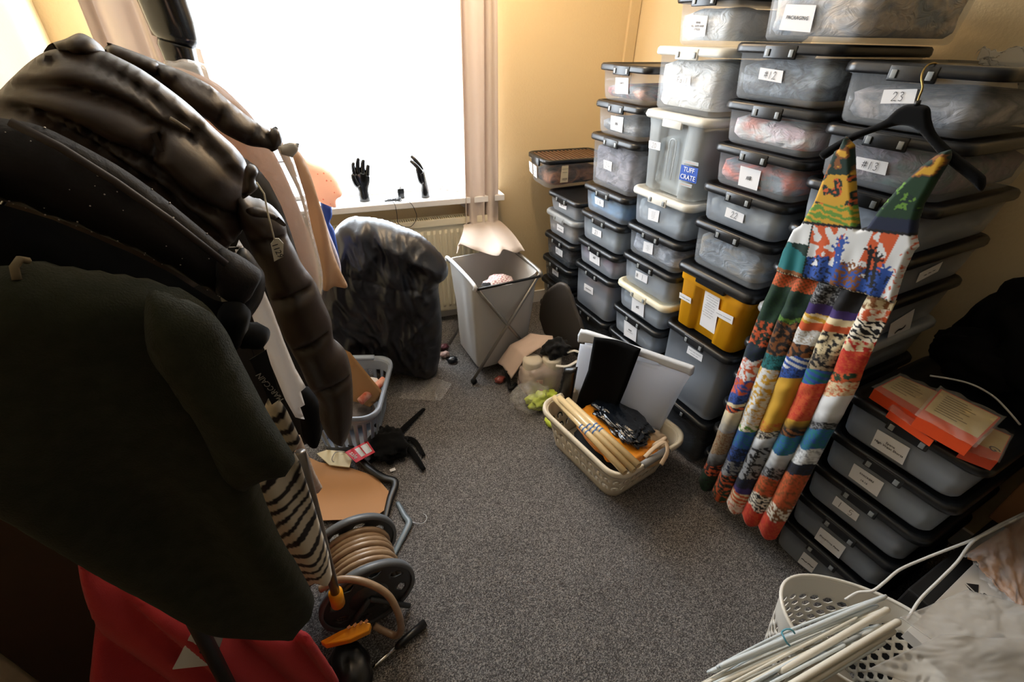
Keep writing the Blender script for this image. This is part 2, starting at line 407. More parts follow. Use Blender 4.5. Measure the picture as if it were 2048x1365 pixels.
curtain('curtain', 'long beige curtain on the bin side of the window, hem draped into the laundry bin', .50, .705, 2.3, .60, 3.6, .024, .10, drape_right, 1.0)
curtain('curtain', 'beige curtain hanging behind the black mannequin form at the window', -.955, -.62, 2.3, .12, 3.5, .05, .165, None, 2.2)  # shaped to stand well out into the room, to shade the left wall
# radiator
RAD = mat('cream_enamel', '#e9dfc4', .4)
rad = thing('radiator', 'cream ribbed panel radiator under the window sill', 'radiator', tuple(wp(.1, .06, .08)))
def radf(u, v):
    s = -.27+.92*u; k = (u*26) % 1
    return wp(s, .095+(.008 if .25 < k < .75 and .06 < v < .93 else 0), .10+.585*v)
m = MB(); wbox(m, -.27, .65, .045, .093, .09, .69); link('convector_core', m.me(), RAD, rad, False)
link('front_panel', grid_me(radf, 209, 30, .002), RAD, rad, False)
m = MB(); wbox(m, -.28, .66, .040, .046, .675, .715); wbox(m, -.28, .66, .100, .106, .675, .715)
for i in range(72): s = -.275+.925*i/71; wbox(m, s, s+.006, .046, .100, .705, .712)
link('top_grille', m.me(), RAD, rad, False)
m = MB(); m.tube([wp(.70, .06, .0), wp(.70, .06, .12), wp(.65, .06, .13)], .008); link('valve_pipe', m.me(), WHITE_GLOSS, rad)
# ceiling lamp (out of the picture, the room's own light)
lp = thing('ceiling_pendant', 'bare bulb pendant hanging from the ceiling', 'lamp', (0.98, 1.95, ZC))
link('flex', MB().tube([(0.98, 1.95, ZC), (0.98, 1.95, 2.22)], .004).me(), WHITE_GLOSS, lp)
link('bulb_holder', MB().lathe([(.018, 0), (.02, .05), (.008, .07)], (0.98, 1.95, 2.2)).me(), WHITE_GLOSS, lp)

# ================================================================ storage boxes
LIDS = {'black': mat('black_lid_plastic', '#17191c', .32), 'white': mat('white_lid_plastic', '#dedcd4', .4), 'cream': mat('cream_lid_plastic', '#e6dfc6', .4), 'clear': mat('frosted_lid_plastic', '#a9adb0', .35, alpha=.75)}
PLAST = {'clear': mat('frosted_clear_plastic', '#c2cad4', .3, alpha=.44, spec=.6), 'milky': mat('milky_clear_plastic', '#d2d8da', .32, alpha=.52, spec=.6), 'smoke': mat('smoked_clear_plastic', '#6d747c', .3, alpha=.5, spec=.6), 'thin': mat('crystal_clear_plastic', '#c8cdd2', .15, alpha=.30, spec=.7)}
PEG = mat('grey_peg_plastic', '#8d9294', .3)
MCACHE = {}
def box_meshes(W, L, H, lid):
    key = (round(W, 3), round(L, 3), round(H, 3), lid)
    if key in MCACHE: return MCACHE[key]
    t = H-.03; r = []
    for z, ins, rad in ((.0, .034, .03), (.003, .026, .034), (.012, .0205, .036), (t*.5, .0155, .036), (t, .011, .036), (t, .006, .038), (t+.006, .006, .038)):
        r.append(rrect(W-2*ins, L-2*ins, rad, z, 5))
    body = MB().loft(r, True, False).me()
    r = []
    for z, ins, rad in ((H-.028, .012, .036), (H-.028, -.001, .04), (H-.022, -.004, .042), (H-.008, -.003, .042), (H-.002, .002, .04), (H-.001, .012, .036), (H-.008, .018, .03), (H-.008, .05, .02)):
        r.append(rrect(W-2*ins, L-2*ins, rad, z, 5))
    lidm = MB().loft(r, True, True).me()
    h = MB()
    x = -(L/2+.001); h.box((x-.0045, -.052, H-.040), (x+.004, .052, H-.006))
    clip = h.me(bevel=.003)
    h = MB()
    x = -(L/2+.008); h.box((x-.0005, -.0065, H-.034), (x+.0025, .0065, H-.016))
    pegs = h.me(bevel=.001)
    MCACHE[key] = (body, lidm, clip, pegs); return MCACHE[key]
CONT = {}
def up(c): return tuple(min(1, q*1.5) for q in lin(c)[:3])+(1,)
def cont_mat(cols):
    key = tuple(cols)
    if key in CONT: return CONT[key]
    m = bpy.data.materials.new('packed_cloth'); m.use_nodes = True; N = m.node_tree.nodes; L = m.node_tree.links; b = N['Principled BSDF']
    tc = N.new('ShaderNodeTexCoord'); mp = N.new('ShaderNodeMapping'); mp.inputs['Scale'].default_value = (5, 5, 9); mp.inputs['Location'].default_value = (len(CONT)*1.7, len(CONT)*.6, 0)
    L.new(tc.outputs['Object'], mp.inputs[0])
    n = N.new('ShaderNodeTexNoise'); n.inputs['Scale'].default_value = 1.5; n.inputs['Detail'].default_value = 6; n.inputs['Distortion'].default_value = .35; L.new(mp.outputs[0], n.inputs['Vector'])
    r = N.new('ShaderNodeValToRGB'); e = r.color_ramp.elements
    e[0].position = .36; e[0].color = up(cols[0]); e[1].position = .64; e[1].color = up(cols[-1])
    if len(cols) > 2: k = e.new(.5); k.color = up(cols[1])
    L.new(n.outputs['Fac'], r.inputs[0]); L.new(r.outputs[0], b.inputs['Base Color']); b.inputs['Roughness'].default_value = .7
    n4 = N.new('ShaderNodeTexNoise'); n4.inputs['Scale'].default_value = 3.2; n4.inputs['Detail'].default_value = 4; n4.inputs['Distortion'].default_value = 1.2; L.new(mp.outputs[0], n4.inputs['Vector'])
    bp = N.new('ShaderNodeBump'); bp.inputs['Strength'].default_value = 1; bp.inputs['Distance'].default_value = .018; L.new(n4.outputs['Fac'], bp.inputs['Height']); L.new(bp.outputs[0], b.inputs['Normal'])
    CONT[key] = m; return m
def contents(cx, cy, z0, W, L, H, cols, label, fill=.85, seed=0):
    def f(u, v):
        pass
    r = []; n = 9; fill = min(fill, (H-.029)/H)
    zs = [.016, .03]+[.03+(H*fill-.06)*k/8 for k in range(1, 9)]+[H*fill-.015]
    for i, z in enumerate(zs):
        ins = .036 if i in (0,) else .0260-.006*z/H
        if i == len(zs)-1: ins = .05
        q = rrect(W-2*ins, L-2*ins, .04, z, 9)
        # subdivide long edges so the cloth can crumple
        q = [Vector(p) for p in resample3(q, .022)]
        for p in q:
            k = noise.noise(Vector((p.x*9, p.y*9, p.z*16+seed))); k2 = noise.noise(Vector((p.x*25, p.y*25, p.z*40+seed)))
            s = 1-.030*max(0, k+.35)-.022*max(0, k2+.3)
            p.x *= s; p.y *= s; p.z += .010*k if i > 1 else 0
        r.append(q)
    n0 = min(len(q) for q in r); 
    m = MB().loft([q[:] for q in r], True, True).me()
    m.transform(Matrix.Translation((cx, cy, z0)))
    return top('packed_clothes', m, cont_mat(cols), label, 'clothes', kind='stuff')
def resample3(q, d):
    out = []; k = len(q); tot = sum((q[(i+1) % k]-q[i]).length for i in range(k)); n = 96; step = tot/n; acc = 0; i = 0; pos = 0.0
    cum = [0]
    for i in range(k): cum.append(cum[-1]+(q[(i+1) % k]-q[i]).length)
    j = 0
    for a in range(n):
        s = a*step
        while cum[j+1] < s: j += 1
        t = (s-cum[j])/max(1e-9, cum[j+1]-cum[j]); out.append(q[j].lerp(q[(j+1) % k], t))
    return out
X0 = 1.387
def sbox(yl, z0, z1, label, lid='black', body='clear', cols=('#5a6470', '#8a929c'), W=.34, L=.47, x0=None, fill=.92, labels=(), group='clear storage boxes stacked along the wall', what=None, wob=0):
    x0 = X0 if x0 is None else x0; H = z1-z0
    cx = x0+L/2; cy = yl-W/2
    bm_, lm_, cm_, pm_ = box_meshes(W, L, H, lid)
    t = thing('storage_box', label, 'box', (cx, cy, z0), group)
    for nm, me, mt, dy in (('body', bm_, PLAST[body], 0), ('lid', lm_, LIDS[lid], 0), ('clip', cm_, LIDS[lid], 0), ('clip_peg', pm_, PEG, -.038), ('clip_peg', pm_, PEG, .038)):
        if not len(me.materials): me.materials.append(mt); me.shade_smooth()
        o = bpy.data.objects.new(nm, me); COL.objects.link(o); o.parent = t; o.location = (0, dy, 0)
        if o.data.materials[0] != mt: o.material_slots[0].link = 'OBJECT'; o.material_slots[0].material = mt
    for lb in labels:
        d = (lambda z: -.011-.007*max(0, (z1-.03-z))/H+.0012)
        lb = dict(lb); fr = lb.pop('frame', ((x0, 0), -90, d)); q = lb.pop('q')
        label_on(t, q, fr, **lb)
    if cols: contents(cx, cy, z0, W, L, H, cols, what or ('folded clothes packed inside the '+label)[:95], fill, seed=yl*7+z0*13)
    return t

LB = lambda q, lines=(), hand=None, **k: dict(q=q, lines=lines, hand=hand, **k)
G_E = 'clear boxes in the stack behind the hanging dress'
# --- stack with the dress in front (nearest of the tall stacks)
yE = .832
sbox(yE, 1.443, 1.587, 'black-lidded clear box labelled twenty-three behind the hanger hook', body='thin', cols=('#b5aba8', '#4a4f58', '#8f8e92'), L=.52, fill=.7, labels=[LB([(-0.715,1.527),(-0.644,1.535),(-0.639,1.505),(-0.711,1.497)], hand='23')])
sbox(yE-.006, 1.299, 1.442, 'clear box labelled thirteen, dark clothes inside, behind the dress straps', body='thin', cols=('#39424c', '#6d5a62', '#7d8790', '#3b5a50'), labels=[LB([(-0.714,1.372),(-0.635,1.373),(-0.63,1.342),(-0.711,1.343)], hand='#13')])
sbox(yE-.006, 1.163, 1.298, 'black-lidded clear box directly under the thirteen box', cols=('#6f757c', '#50565e'))
sbox(yE-.004, 1.028, 1.162, 'grey-filled clear box behind the waist of the dress', cols=('#6d6a64', '#4d4f52'), labels=[LB([(1.522,1.102),(1.628,1.116),(1.632,1.086),(1.531,1.071)], lines=('~ ~ ~',), frame=((0, yE-.004-.34+.012), 0, lambda z: .002))])
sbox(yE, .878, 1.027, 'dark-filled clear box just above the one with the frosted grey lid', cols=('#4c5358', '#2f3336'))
sbox(yE, .730, .877, 'clear box with frosted grey lid level with the yellow tote', lid='clear', cols=('#7f8890', '#9aa0a6'), labels=[LB([(1.532,0.934),(1.639,0.959),(1.699,0.86),(1.589,0.831)], lines=('~',), frame=((0, yE-.34+.012), 0, lambda z: .002))])
sbox(yE+.003, .583, .729, 'clear box behind the orange patch of the dress skirt', cols=('#8b919b', '#666d77'))
sbox(yE, .445, .582, 'clear box behind the beige panel of the dress skirt', cols=('#7a8088', '#5c626a'))
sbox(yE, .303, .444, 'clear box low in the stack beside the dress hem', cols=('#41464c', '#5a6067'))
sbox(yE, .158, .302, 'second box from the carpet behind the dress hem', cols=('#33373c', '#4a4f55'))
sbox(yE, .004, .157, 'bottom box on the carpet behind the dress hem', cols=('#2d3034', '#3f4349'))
# --- stack with the yellow tote
yD = 1.186
sbox(1.139, 1.620, 1.815, 'large clear box of wrapping at the top, packaging label on its front', lid='black', body='thin', cols=('#8a93a0', '#b9a998', '#6d7884'), W=.345, L=.50, fill=.7, labels=[LB([(-1.055,1.707),(-0.964,1.702),(-0.959,1.642),(-1.057,1.648)], lines=('PACKAGING',), tsize=.012)])
sbox(yD+.003, 1.464, 1.618, 'clear box labelled twelve with grey cloth inside', body='thin', cols=('#7f8b97', '#2f3945', '#97a3ad'), labels=[LB([(-1.08,1.554),(-1.001,1.55),(-0.997,1.519),(-1.078,1.524)], hand='#12')])
sbox(yD-.012, 1.334, 1.463, 'clear box full of pink and white cloth under the twelve box', body='thin', cols=('#e9b9c0', '#f0dfe2', '#c75a78', '#e08a78'), fill=.9)
sbox(yD-.012, 1.200, 1.333, 'clear box labelled eight with coral packets inside', body='thin', cols=('#8e979f', '#e8705c', '#7a848e'), labels=[LB([(-1.051,1.277),(-0.972,1.277),(-0.968,1.216),(-1.043,1.216)], lines=('#8',), tsize=.018)])
sbox(yD-.002, 1.067, 1.199, 'clear box labelled twenty-two with pale grey clothes inside', cols=('#828d96', '#5b6670', '#a5a9a6'), labels=[LB([(-1.059,1.137),(-0.984,1.133),(-0.982,1.103),(-1.059,1.104)], hand='22')])
sbox(yD-.002, .891, 1.066, 'unlabelled clear box resting on the yellow tote', body='thin', cols=('#4d5866', '#77818c', '#8a8070'), fill=.8)
# the yellow tote
YEL = mat('yellow_tote_plastic', '#f0a812', .4); BLK = LIDS['black']
def tote():
    z0, z1 = .612, .889; yl, W, L = yD+.010, .345, .47; cx, cy = X0+L/2, yl-W/2
    t = thing('storage_tote', 'yellow tote with black lid between clear boxes, list taped on its front', 'box', (cx, cy, z0))
    r = []; Mx = Matrix.Translation((cx, cy, z0))
    for z, ins in ((0, .034), (.004, .028), (.20, .014), (.205, .008), (.250, .006)):
        q = []
        base = rrect(W-2*ins, L-2*ins, .03, z, 4)
        for p in resample3(base, .01):
            # upright channel in the front and rear, and on the sides
            ch = .016 if (abs(p.y) < .055 and z < .203) else 0
            if abs(p.x) > L/2-ins-.012: p.x -= math.copysign(ch, p.x)
            q.append(Mx @ p)
        r.append(q)
    link('body', MB().loft(r, True, False).me(), YEL, t, True)
    r = [[Mx @ p for p in rrect(W-2*i, L-2*i, .035, z, 5)] for z, i in ((.240, .004), (.240, -.006), (.255, -.010), (.268, -.006), (.274, .004), (.276, .02), (.268, .03), (.268, .06))]
    link('lid', MB().loft(r, True, True).me(), BLK, t)
    h = MB(); h.box((cx-L/2-.008, cy-.07, z0+.225), (cx-L/2+.014, cy+.07, z0+.262)); link('handle_clip', h.me(bevel=.005), BLK, t)
    fr = lambda off: ((X0, 0), -90, lambda z: off-.024*(.82-z)/.2)
    label_on(t, [(-1.063,0.854),(-0.991,0.851),(-0.972,0.651),(-1.049,0.654)], ((X0, 0), -90, lambda z: -.023-.016*max(0,(.82-z))/.2), lines=('~~~~ ~~ ~~~', '~~~~ ~~ ~~~~', '~~ ~~~ ~~~~', '~~~~ ~~~', '~~ ~~~~ ~~', '~~~ ~~ ~~~', '~~~~~ ~~', '~~ ~~~ ~~~~', '~~~ ~~~~'), name='list_sheet')
    label_on(t, [(-1.166,0.752),(-1.103,0.753),(-1.1,0.729),(-1.164,0.727)], ((X0, 0), -90, lambda z: -.007-.016*max(0,(.82-z))/.2), lines=('~~~ ~~',), name='white_sticker')
    label_on(t, [(-0.983,0.771),(-0.9,0.776),(-0.898,0.744),(-0.978,0.742)], ((X0, 0), -90, lambda z: -.007-.016*max(0,(.82-z))/.2), lines=('~~~~ ~~~~~',), name='white_sticker')
tote()
sbox(yD+.012, .262, .611, 'deep clear box under the yellow tote, paper strip on its front', body='clear', cols=('#22262a', '#32383e'), W=.35, L=.48, fill=.72, labels=[LB([(-1.053,0.554),(-0.974,0.556),(-0.971,0.523),(-1.053,0.518)], lines=('~~~ ~~ ~~~~', '~~~~ ~~'))])
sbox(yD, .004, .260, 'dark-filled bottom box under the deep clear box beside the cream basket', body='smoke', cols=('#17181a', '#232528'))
# --- stack with the blue-sticker crate
yC = 1.547
sbox(yC-.062, 1.602, 1.75, 'black-lidded clear box of white garments at the top of the crate stack', body='thin', cols=('#e6ebee', '#c6ccd0', '#f2f3f3'), W=.28, labels=[LB([(-1.4,1.688),(-1.329,1.684),(-1.327,1.629),(-1.404,1.628)], lines=('BRAS', 'ALL SIZES AND', 'STYLES'), tsize=.0085)])
sbox(yC-.003, 1.394, 1.600, 'white-lidded deep clear box with red and green layers inside', lid='white', body='thin', cols=('#e6ebe8', '#d3e6da', '#e0e4e4'), labels=[LB([(-1.421,1.512),(-1.349,1.514),(-1.344,1.485),(-1.42,1.484)], hand='Foil')])
def crate():
    z0, z1 = 1.096, 1.392; yl, W, L = yC-.004, .33, .47; cx, cy = X0+L/2, yl-W/2
    t = thing('storage_crate', 'deep translucent crate with blue and orange sticker and handwritten twenty label', 'box', (cx, cy, z0))
    r = []; Mx = Matrix.Translation((cx, cy, z0)); H = z1-z0
    for z, ins in ((0, .036), (.006, .028), (H-.055, .012), (H-.03, .008), (H-.02, .006)):
        q = []
        for p in resample3(rrect(W-2*ins, L-2*ins, .04, z, 5), .01):
            ch = .018 if (abs(p.y) < .062 and z < H-.05) else 0
            if abs(p.x) > L/2-ins-.012: p.x -= math.copysign(ch, p.x)
            q.append(Mx @ p)
        r.append(q)
    link('body', MB().loft(r, True, False).me(), PLAST['milky'], t)
    r = [[Mx @ p for p in rrect(W-2*i, L-2*i, .045, z, 5)] for z, i in ((H-.028, .008), (H-.028, -.004), (H-.018, -.008), (H-.004, -.004), (H-.001, .004), (H, .02), (H-.006, .03), (H-.006, .06))]
    link('lid', MB().loft(r, True, True).me(), LIDS['white'], t)
    h = MB(); h.box((cx-L/2-.006, cy-.05, z1-.05), (cx-L/2+.006, cy+.05, z1-.006)); link('handle_clip', h.me(bevel=.004), LIDS['milky'] if 'milky' in LIDS else LIDS['white'], t)
    h = MB(); h.tube(spline([(cx-L/2+.030, cy-.016, z0+.06), (cx-L/2+.024, cy-.018, z0+.18), (cx-L/2+.022, cy-.010, z0+.205), (cx-L/2+.022, cy+.010, z0+.205), (cx-L/2+.024, cy+.018, z0+.18), (cx-L/2+.030, cy+.016, z0+.06)], 5), .003, 6)
    link('moulded_rib', h.me(), PLAST['milky'], t)
    d = lambda z: -.0115-.016*max(0, (z1-.055-z))/.25+.0012
    label_on(t, [(-1.502,1.279),(-1.435,1.281),(-1.433,1.252),(-1.499,1.25)], ((X0, 0), -90, d), hand='20')
    BLUE = mat('blue_sticker', '#2352b5', .4); OR = mat('orange_print', '#e08550', .5); WINK = mat('white_print', '#f4f4f4', .5)
    label_on(t, [(-1.31,1.226),(-1.226,1.229),(-1.223,1.175),(-1.309,1.171)], ((X0, 0), -90, d), lines=('TUFF', 'CRATE'), paper=BLUE, ink=WINK, name='blue_sticker', tsize=.024)
    label_on(t, [(-1.303,1.245),(-1.23,1.248),(-1.228,1.236),(-1.302,1.233)], ((X0, 0), -90, d), lines=('~~~~~~~~~',), paper=PLAST['milky'], ink=OR, name='orange_sticker_strip')
    label_on(t, [(-1.302,1.165),(-1.24,1.167),(-1.241,1.154),(-1.303,1.151)], ((X0, 0), -90, d), lines=('~~~~~~~~~',), paper=PLAST['milky'], ink=OR, name='orange_sticker_strip')
    contents(cx, cy, z0, W-.05, L-.05, H, ('#7d8587', '#596367', '#a3abad'), 'grey cloth packed inside the deep crate with the blue sticker', .75, 3)
crate()
sbox(yC, .939, 1.095, 'white-lidded clear box directly under the deep crate', lid='white', cols=('#7c8790', '#a3adb3', '#5c6770'), labels=[LB([(-1.431,1.025),(-1.366,1.031),(-1.365,0.983),(-1.425,0.977)], lines=('~~~~ ~~', '~~~ ~~~', '~~~~~ ~', '~~ ~~~~', '~~~~'), tsize=.006)])
sbox(yC, .798, .938, 'black-lidded clear box of striped blue-grey clothes below the white-lidded box', body='thin', cols=('#6f7886', '#a8aebb', '#505a68'), labels=[LB([(-1.421,0.882),(-1.363,0.89),(-1.359,0.841),(-1.419,0.834)], lines=('~~~~ ~', '~~~~', '~~~~~ ~', '~~~'), tsize=.006)])
sbox(yC-.004, .653, .797, 'clear box labelled seventeen above the cream-lidded box', cols=('#6a747e', '#87909a'), labels=[LB([(-1.437,0.735),(-1.357,0.742),(-1.356,0.703),(-1.434,0.698)], hand='# 17')])
sbox(yC, .516, .652, 'cream-lidded clear box labelled five', lid='cream', cols=('#6b757e', '#87929a'), labels=[LB([(-1.427,0.6),(-1.344,0.609),(-1.335,0.537),(-1.421,0.532)], lines=('#5',), tsize=.018)])
sbox(yC+.005, .372, .515, 'black-lidded clear box under the cream-lidded box', cols=('#6a737b', '#4f5860'), labels=[LB([(-1.452,0.461),(-1.357,0.469),(-1.351,0.389),(-1.44,0.377)], lines=('BRAS', '~~~ ~~~~'), tsize=.010)])
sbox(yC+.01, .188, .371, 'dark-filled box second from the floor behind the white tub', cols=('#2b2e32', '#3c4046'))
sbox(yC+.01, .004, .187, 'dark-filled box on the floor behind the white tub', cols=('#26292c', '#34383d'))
# --- stack near the corner
yB = 1.908
sbox(yB-.032, 1.392, 1.532, 'topmost clear box by the corner with coral and red clothes inside', body='thin', cols=('#d59b80', '#4d5157', '#c24438'), W=.325, fill=.55, labels=[LB([(-1.762,1.481),(-1.678,1.485),(-1.67,1.427),(-1.755,1.422)], lines=('SHIRTS', '', '~~'), tsize=.0085)])
sbox(yB-.028, 1.255, 1.391, 'clear box labelled six by the corner', body='thin', cols=('#85878a', '#4a4d52'), W=.325, fill=.6, labels=[LB([(-1.76,1.337),(-1.675,1.34),(-1.674,1.28),(-1.755,1.282)], lines=('#6',), tsize=.018)])
sbox(yB-.016, 1.025, 1.254, 'deep glossy clear box labelled twenty-four with dark grey clothes inside', body='thin', cols=('#5b5a66', '#85828c', '#3d3d47'), fill=.9, labels=[LB([(-1.774,1.15),(-1.711,1.152),(-1.709,1.111),(-1.766,1.114)], hand='24')])
sbox(yB-.004, .890, 1.024, 'clear box labelled fourteen with bright blue cloth inside', cols=('#3f7fae', '#5a97bf'), labels=[LB([(-1.805,0.974),(-1.732,0.973),(-1.729,0.94),(-1.798,0.94)], hand='14')])
sbox(yB, .741, .889, 'clear box labelled twenty-one below the blue-filled box', cols=('#596469', '#798388'), labels=[LB([(-1.795,0.821),(-1.72,0.824),(-1.717,0.791),(-1.793,0.788)], hand='21')])
sbox(yB+.002, .606, .740, 'clear box labelled three with purple cloth inside', cols=('#5a4a62', '#7a6a7a', '#8a4a62'), labels=[LB([(-1.794,0.704),(-1.707,0.705),(-1.699,0.645),(-1.787,0.643)], lines=('#3',), tsize=.018)])
sbox(yB+.002, .357, .605, 'deep clear box below the purple-filled box', cols=('#474b57', '#5d5f68', '#8d7069'), labels=[LB([(-1.806,0.502),(-1.724,0.508),(-1.72,0.468),(-1.803,0.461)], lines=('~~~',))])
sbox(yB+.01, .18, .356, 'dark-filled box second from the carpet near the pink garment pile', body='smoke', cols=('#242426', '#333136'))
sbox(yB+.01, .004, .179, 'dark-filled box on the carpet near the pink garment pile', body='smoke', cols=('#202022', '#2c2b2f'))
# --- stack in the corner, in the lee of the window wall
yA = 2.245; wA = .31
BROWN = mat('brown_ribbed_lid', '#3a2a1e', .45)
sbox(yA-.012, .782+.014, .903, 'clear box under the wide box in the corner', cols=('#6d665c', '#544f49'), W=wA, L=.44, labels=[LB([(-2.114,0.888),(-2.039,0.893),(-2.04,0.836),(-2.116,0.832)], lines=('#1',))])
sbox(yA-.004, .659, .795, 'clear-lidded box of beige cloth in the corner stack', lid='clear', cols=('#8c7e6d', '#6a6156'), W=wA, L=.44, labels=[LB([(-2.119,0.735),(-2.05,0.734),(-2.05,0.7),(-2.119,0.699)], lines=('~~~',))])
sbox(yA, .508, .658, 'dark clear box labelled eleven in the corner stack', body='smoke', cols=('#4a3d38', '#3a3532', '#5c443c'), W=wA, L=.44, labels=[LB([(-2.116,0.598),(-2.04,0.599),(-2.039,0.559),(-2.111,0.559)], hand='#11')])
sbox(yA+.006, .362, .507, 'dark box below the eleven box in the corner stack', body='smoke', cols=('#383430', '#2c2a28'), W=wA, L=.44, labels=[LB([(-2.132,0.464),(-2.063,0.461),(-2.063,0.422),(-2.132,0.421)], lines=('~~',))])
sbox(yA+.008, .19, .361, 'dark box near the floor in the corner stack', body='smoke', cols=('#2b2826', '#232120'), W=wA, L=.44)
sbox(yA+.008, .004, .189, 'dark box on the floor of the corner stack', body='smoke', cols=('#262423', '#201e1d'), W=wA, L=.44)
def wide_box():
    z0, z1 = .905, 1.062; W, L = .27, .42; cx, cy = 1.36+L/2, 2.443-W/2-.004
    t = thing('storage_box', 'wide clear box with brown ribbed lid, topmost in the corner beside the curtain', 'box', (cx, cy, z0), 'clear storage boxes stacked along the wall')
    Mx = Matrix.Translation((cx, cy, z0)) @ Matrix.Rotation(math.radians(-6), 4, 'Z'); H = z1-z0
    r = [[Mx @ p for p in rrect(W-2*i, L-2*i, .04, z, 5)] for z, i in ((0, .034), (.01, .024), (H-.035, .010), (H-.03, .004), (H-.02, .004))]
    link('body', MB().loft(r, True, False).me(), PLAST['thin'], t)
    r = [[Mx @ p for p in rrect(W-2*i, L-2*i, .045, z, 5)] for z, i in ((H-.022, .01), (H-.022, -.003), (H-.004, -.003), (H, .002), (H, .012), (H-.010, .018), (H-.010, .04))]
    lid = link('lid', MB().loft(r, True, True).me(), LIDS['black'], t)
    h = MB()
    for k in range(15):
        x = -L/2+.035+k*(L-.07)/14; h.box((x-.005, -W/2+.024, H-.010), (x+.005, W/2-.024, H-.003), Mx)
    link('lid_rib', h.me(bevel=.002), mat('brown_lid_ribs', '#6b4a30', .4), lid, False)
    h = MB(); h.box((-L/2-.007, -.05, H-.045), (-L/2+.004, .05, H-.004), Mx); link('clip', h.me(bevel=.003), LIDS['black'], t)
    contents(cx, cy, z0, W-.02, L-.03, H, ('#6a5a4e', '#b07a5c', '#3c3634'), 'brown and orange clothes packed inside the wide box in the corner', .7, 5)
    ff = ((cx-L/2*math.cos(math.radians(6)), cy+L/2*math.sin(math.radians(6))), -96, lambda z: -.0045-.01*max(0, z1-.035-z)/.12)
    label_on(t, [(-.112, 1.012), (-.066, 1.008), (-.062, .945), (-.108, .955)], ff, lines=('~~~', '~~~~'))
    label_on(t, [(-.052, 1.008), (-.002, 1.004), (-.002, .938), (-.050, .942)], ff, lines=('~~~', '~~~~', '~~~'))
    TAGC = mat('cream_tag_card', '#e4d6b8', .7)
    sf = ((cx, cy-W/2+.004), -6, lambda z: .004)
    tg = label_on(t, [(-.128, 1.032), (-.088, 1.032), (-.084, .942), (-.132, .942)], sf, lines=('~~~~', '~~~', '', '1029'), paper=TAGC, name='price_tag', tsize=.017)
wide_box()
# --- low black-lidded stack in the foreground
yF = .462; xF = 1.387
FL = dict(body='clear', lid='black', x0=xF, W=.345, group='low stack of black-lidded boxes')
sbox(yF, .610, .757, 'top black-lidded box of the low stack, orange packets on its lid', cols=('#3a4250', '#4b5564', '#2b3038'), labels=[LB([(-0.356,0.692),(-0.271,0.694),(-0.264,0.632),(-0.351,0.631)], lines=('Spanx', 'High Waist Shorts'), tsize=.0102)], **FL)
sbox(yF-.003, .462, .609, 'second box down of the low stack, printed size label on its front', cols=('#3c464b', '#2c3338', '#5a666a'), labels=[LB([(-0.359,0.543),(-0.272,0.546),(-0.268,0.486),(-0.355,0.488)], lines=('KNICKERS', '', '14-16'), tsize=.009)], **FL)
sbox(yF, .314, .461, 'middle box of the low stack with handwritten label', cols=('#2a3038', '#3b4350'), labels=[LB([(-0.352,0.394),(-0.276,0.391),(-0.274,0.358),(-0.351,0.354)], hand='1 5')], **FL)
sbox(yF, .166, .313, 'fourth box down of the low stack, cropped pants label', cols=('#333d4a', '#26303a', '#4a5866'), labels=[LB([(-0.341,0.24),(-0.255,0.244),(-0.253,0.177),(-0.34,0.175)], lines=('Short/Crop Pants',), tsize=.0095)], **FL)
sbox(yF, .004, .165, 'bottom box of the low stack on the carpet behind the white basket', cols=('#23272c', '#30363d'), labels=[LB([(-0.342,0.09),(-0.29,0.095),(-0.29,0.031),(-0.342,0.022)], lines=('~~',))], **FL)

# ================================================================ clothes rail and what hangs on it
STEEL = mat('brushed_steel', '#9a9a98', .35, metal=1); BMETAL = mat('black_metal', '#0c0c0d', .4)
RX = -.235; ZB = 1.50
rail = thing('clothes_rail', 'black metal clothes rail loaded with dark coats beside the wall', 'clothes rail', (RX, .58, 0))
link('post', MB().tube([(-.355, .58, 0.02), (RX, .58, ZB)], .013, 10).me(), BMETAL, rail)
link('post', MB().tube([(RX, 2.07, 0.02), (RX, 2.07, ZB)], .013, 10).me(), BMETAL, rail)
link('hanging_bar', MB().tube([(RX, .46, ZB), (RX, 2.10, ZB)], .013, 10).me(), BMETAL, rail)
for y, x in ((.58, -.355), (2.07, RX)): link('foot', MB().tube([(x-.20, y, .014), (x+.12, y, .014)], .013, 8).me(), BMETAL, rail)

def garment(name, label, cat, shape, m, hook=None, **k):
    me = sheet_me(shape, **k)
    c = np.mean([v.co[:] for v in me.vertices], 0)
    t = thing(name, label, cat, tuple(float(q) for q in c))
    return t, me
def hanger_hook(parent, y, x=RX, z=ZB+.012):
    link('hanger_hook', MB().tube([(x, y, z-.10), (x, y, z-.04), (x+.012, y, z-.03), (x+.022, y, z-.005), (x+.012, y, z+.016), (x-.006, y, z+.014), (x-.014, y, z)], .0022, 6).me(), STEEL, parent)

def hung(name, me, m, label, cat):
    y = sum(v.co.y for v in me.vertices)/len(me.vertices)
    a = max((v.co for v in me.vertices), key=lambda p: p.z-abs(p.x-RX)*.3).copy()
    t = thing(name, label, cat, (RX, y, 1.2)); link('cloth', me, m, t)
    link('hanger', MB().tube([(a.x, a.y, a.z-.015), (a.x+(RX-a.x)*.6, y, min(ZB-.03, a.z)), (RX, y, ZB-.045), (RX, y, ZB+.004), (RX+.014, y, ZB+.018), (RX+.018, y, ZB)], .0025, 6).me(), BMETAL, t)
    return t
OLIVE = mat('dark_olive_knit', '#242519', .95, col2='#2a2b20', nscale=60, bump=.3, bscale=500, sheen=.02, spec=.2)
yS = .50
def sw_fold(u, z): return .014*math.sin(u*42+z*6)*max(0, min(1, (1.35-z)/.3))+.012*math.sin(u*19-z*9)
t = thing('sweater', 'dark olive knitted sweater nearest on the clothes rail', 'sweater', (-.17, yS, 1.1))
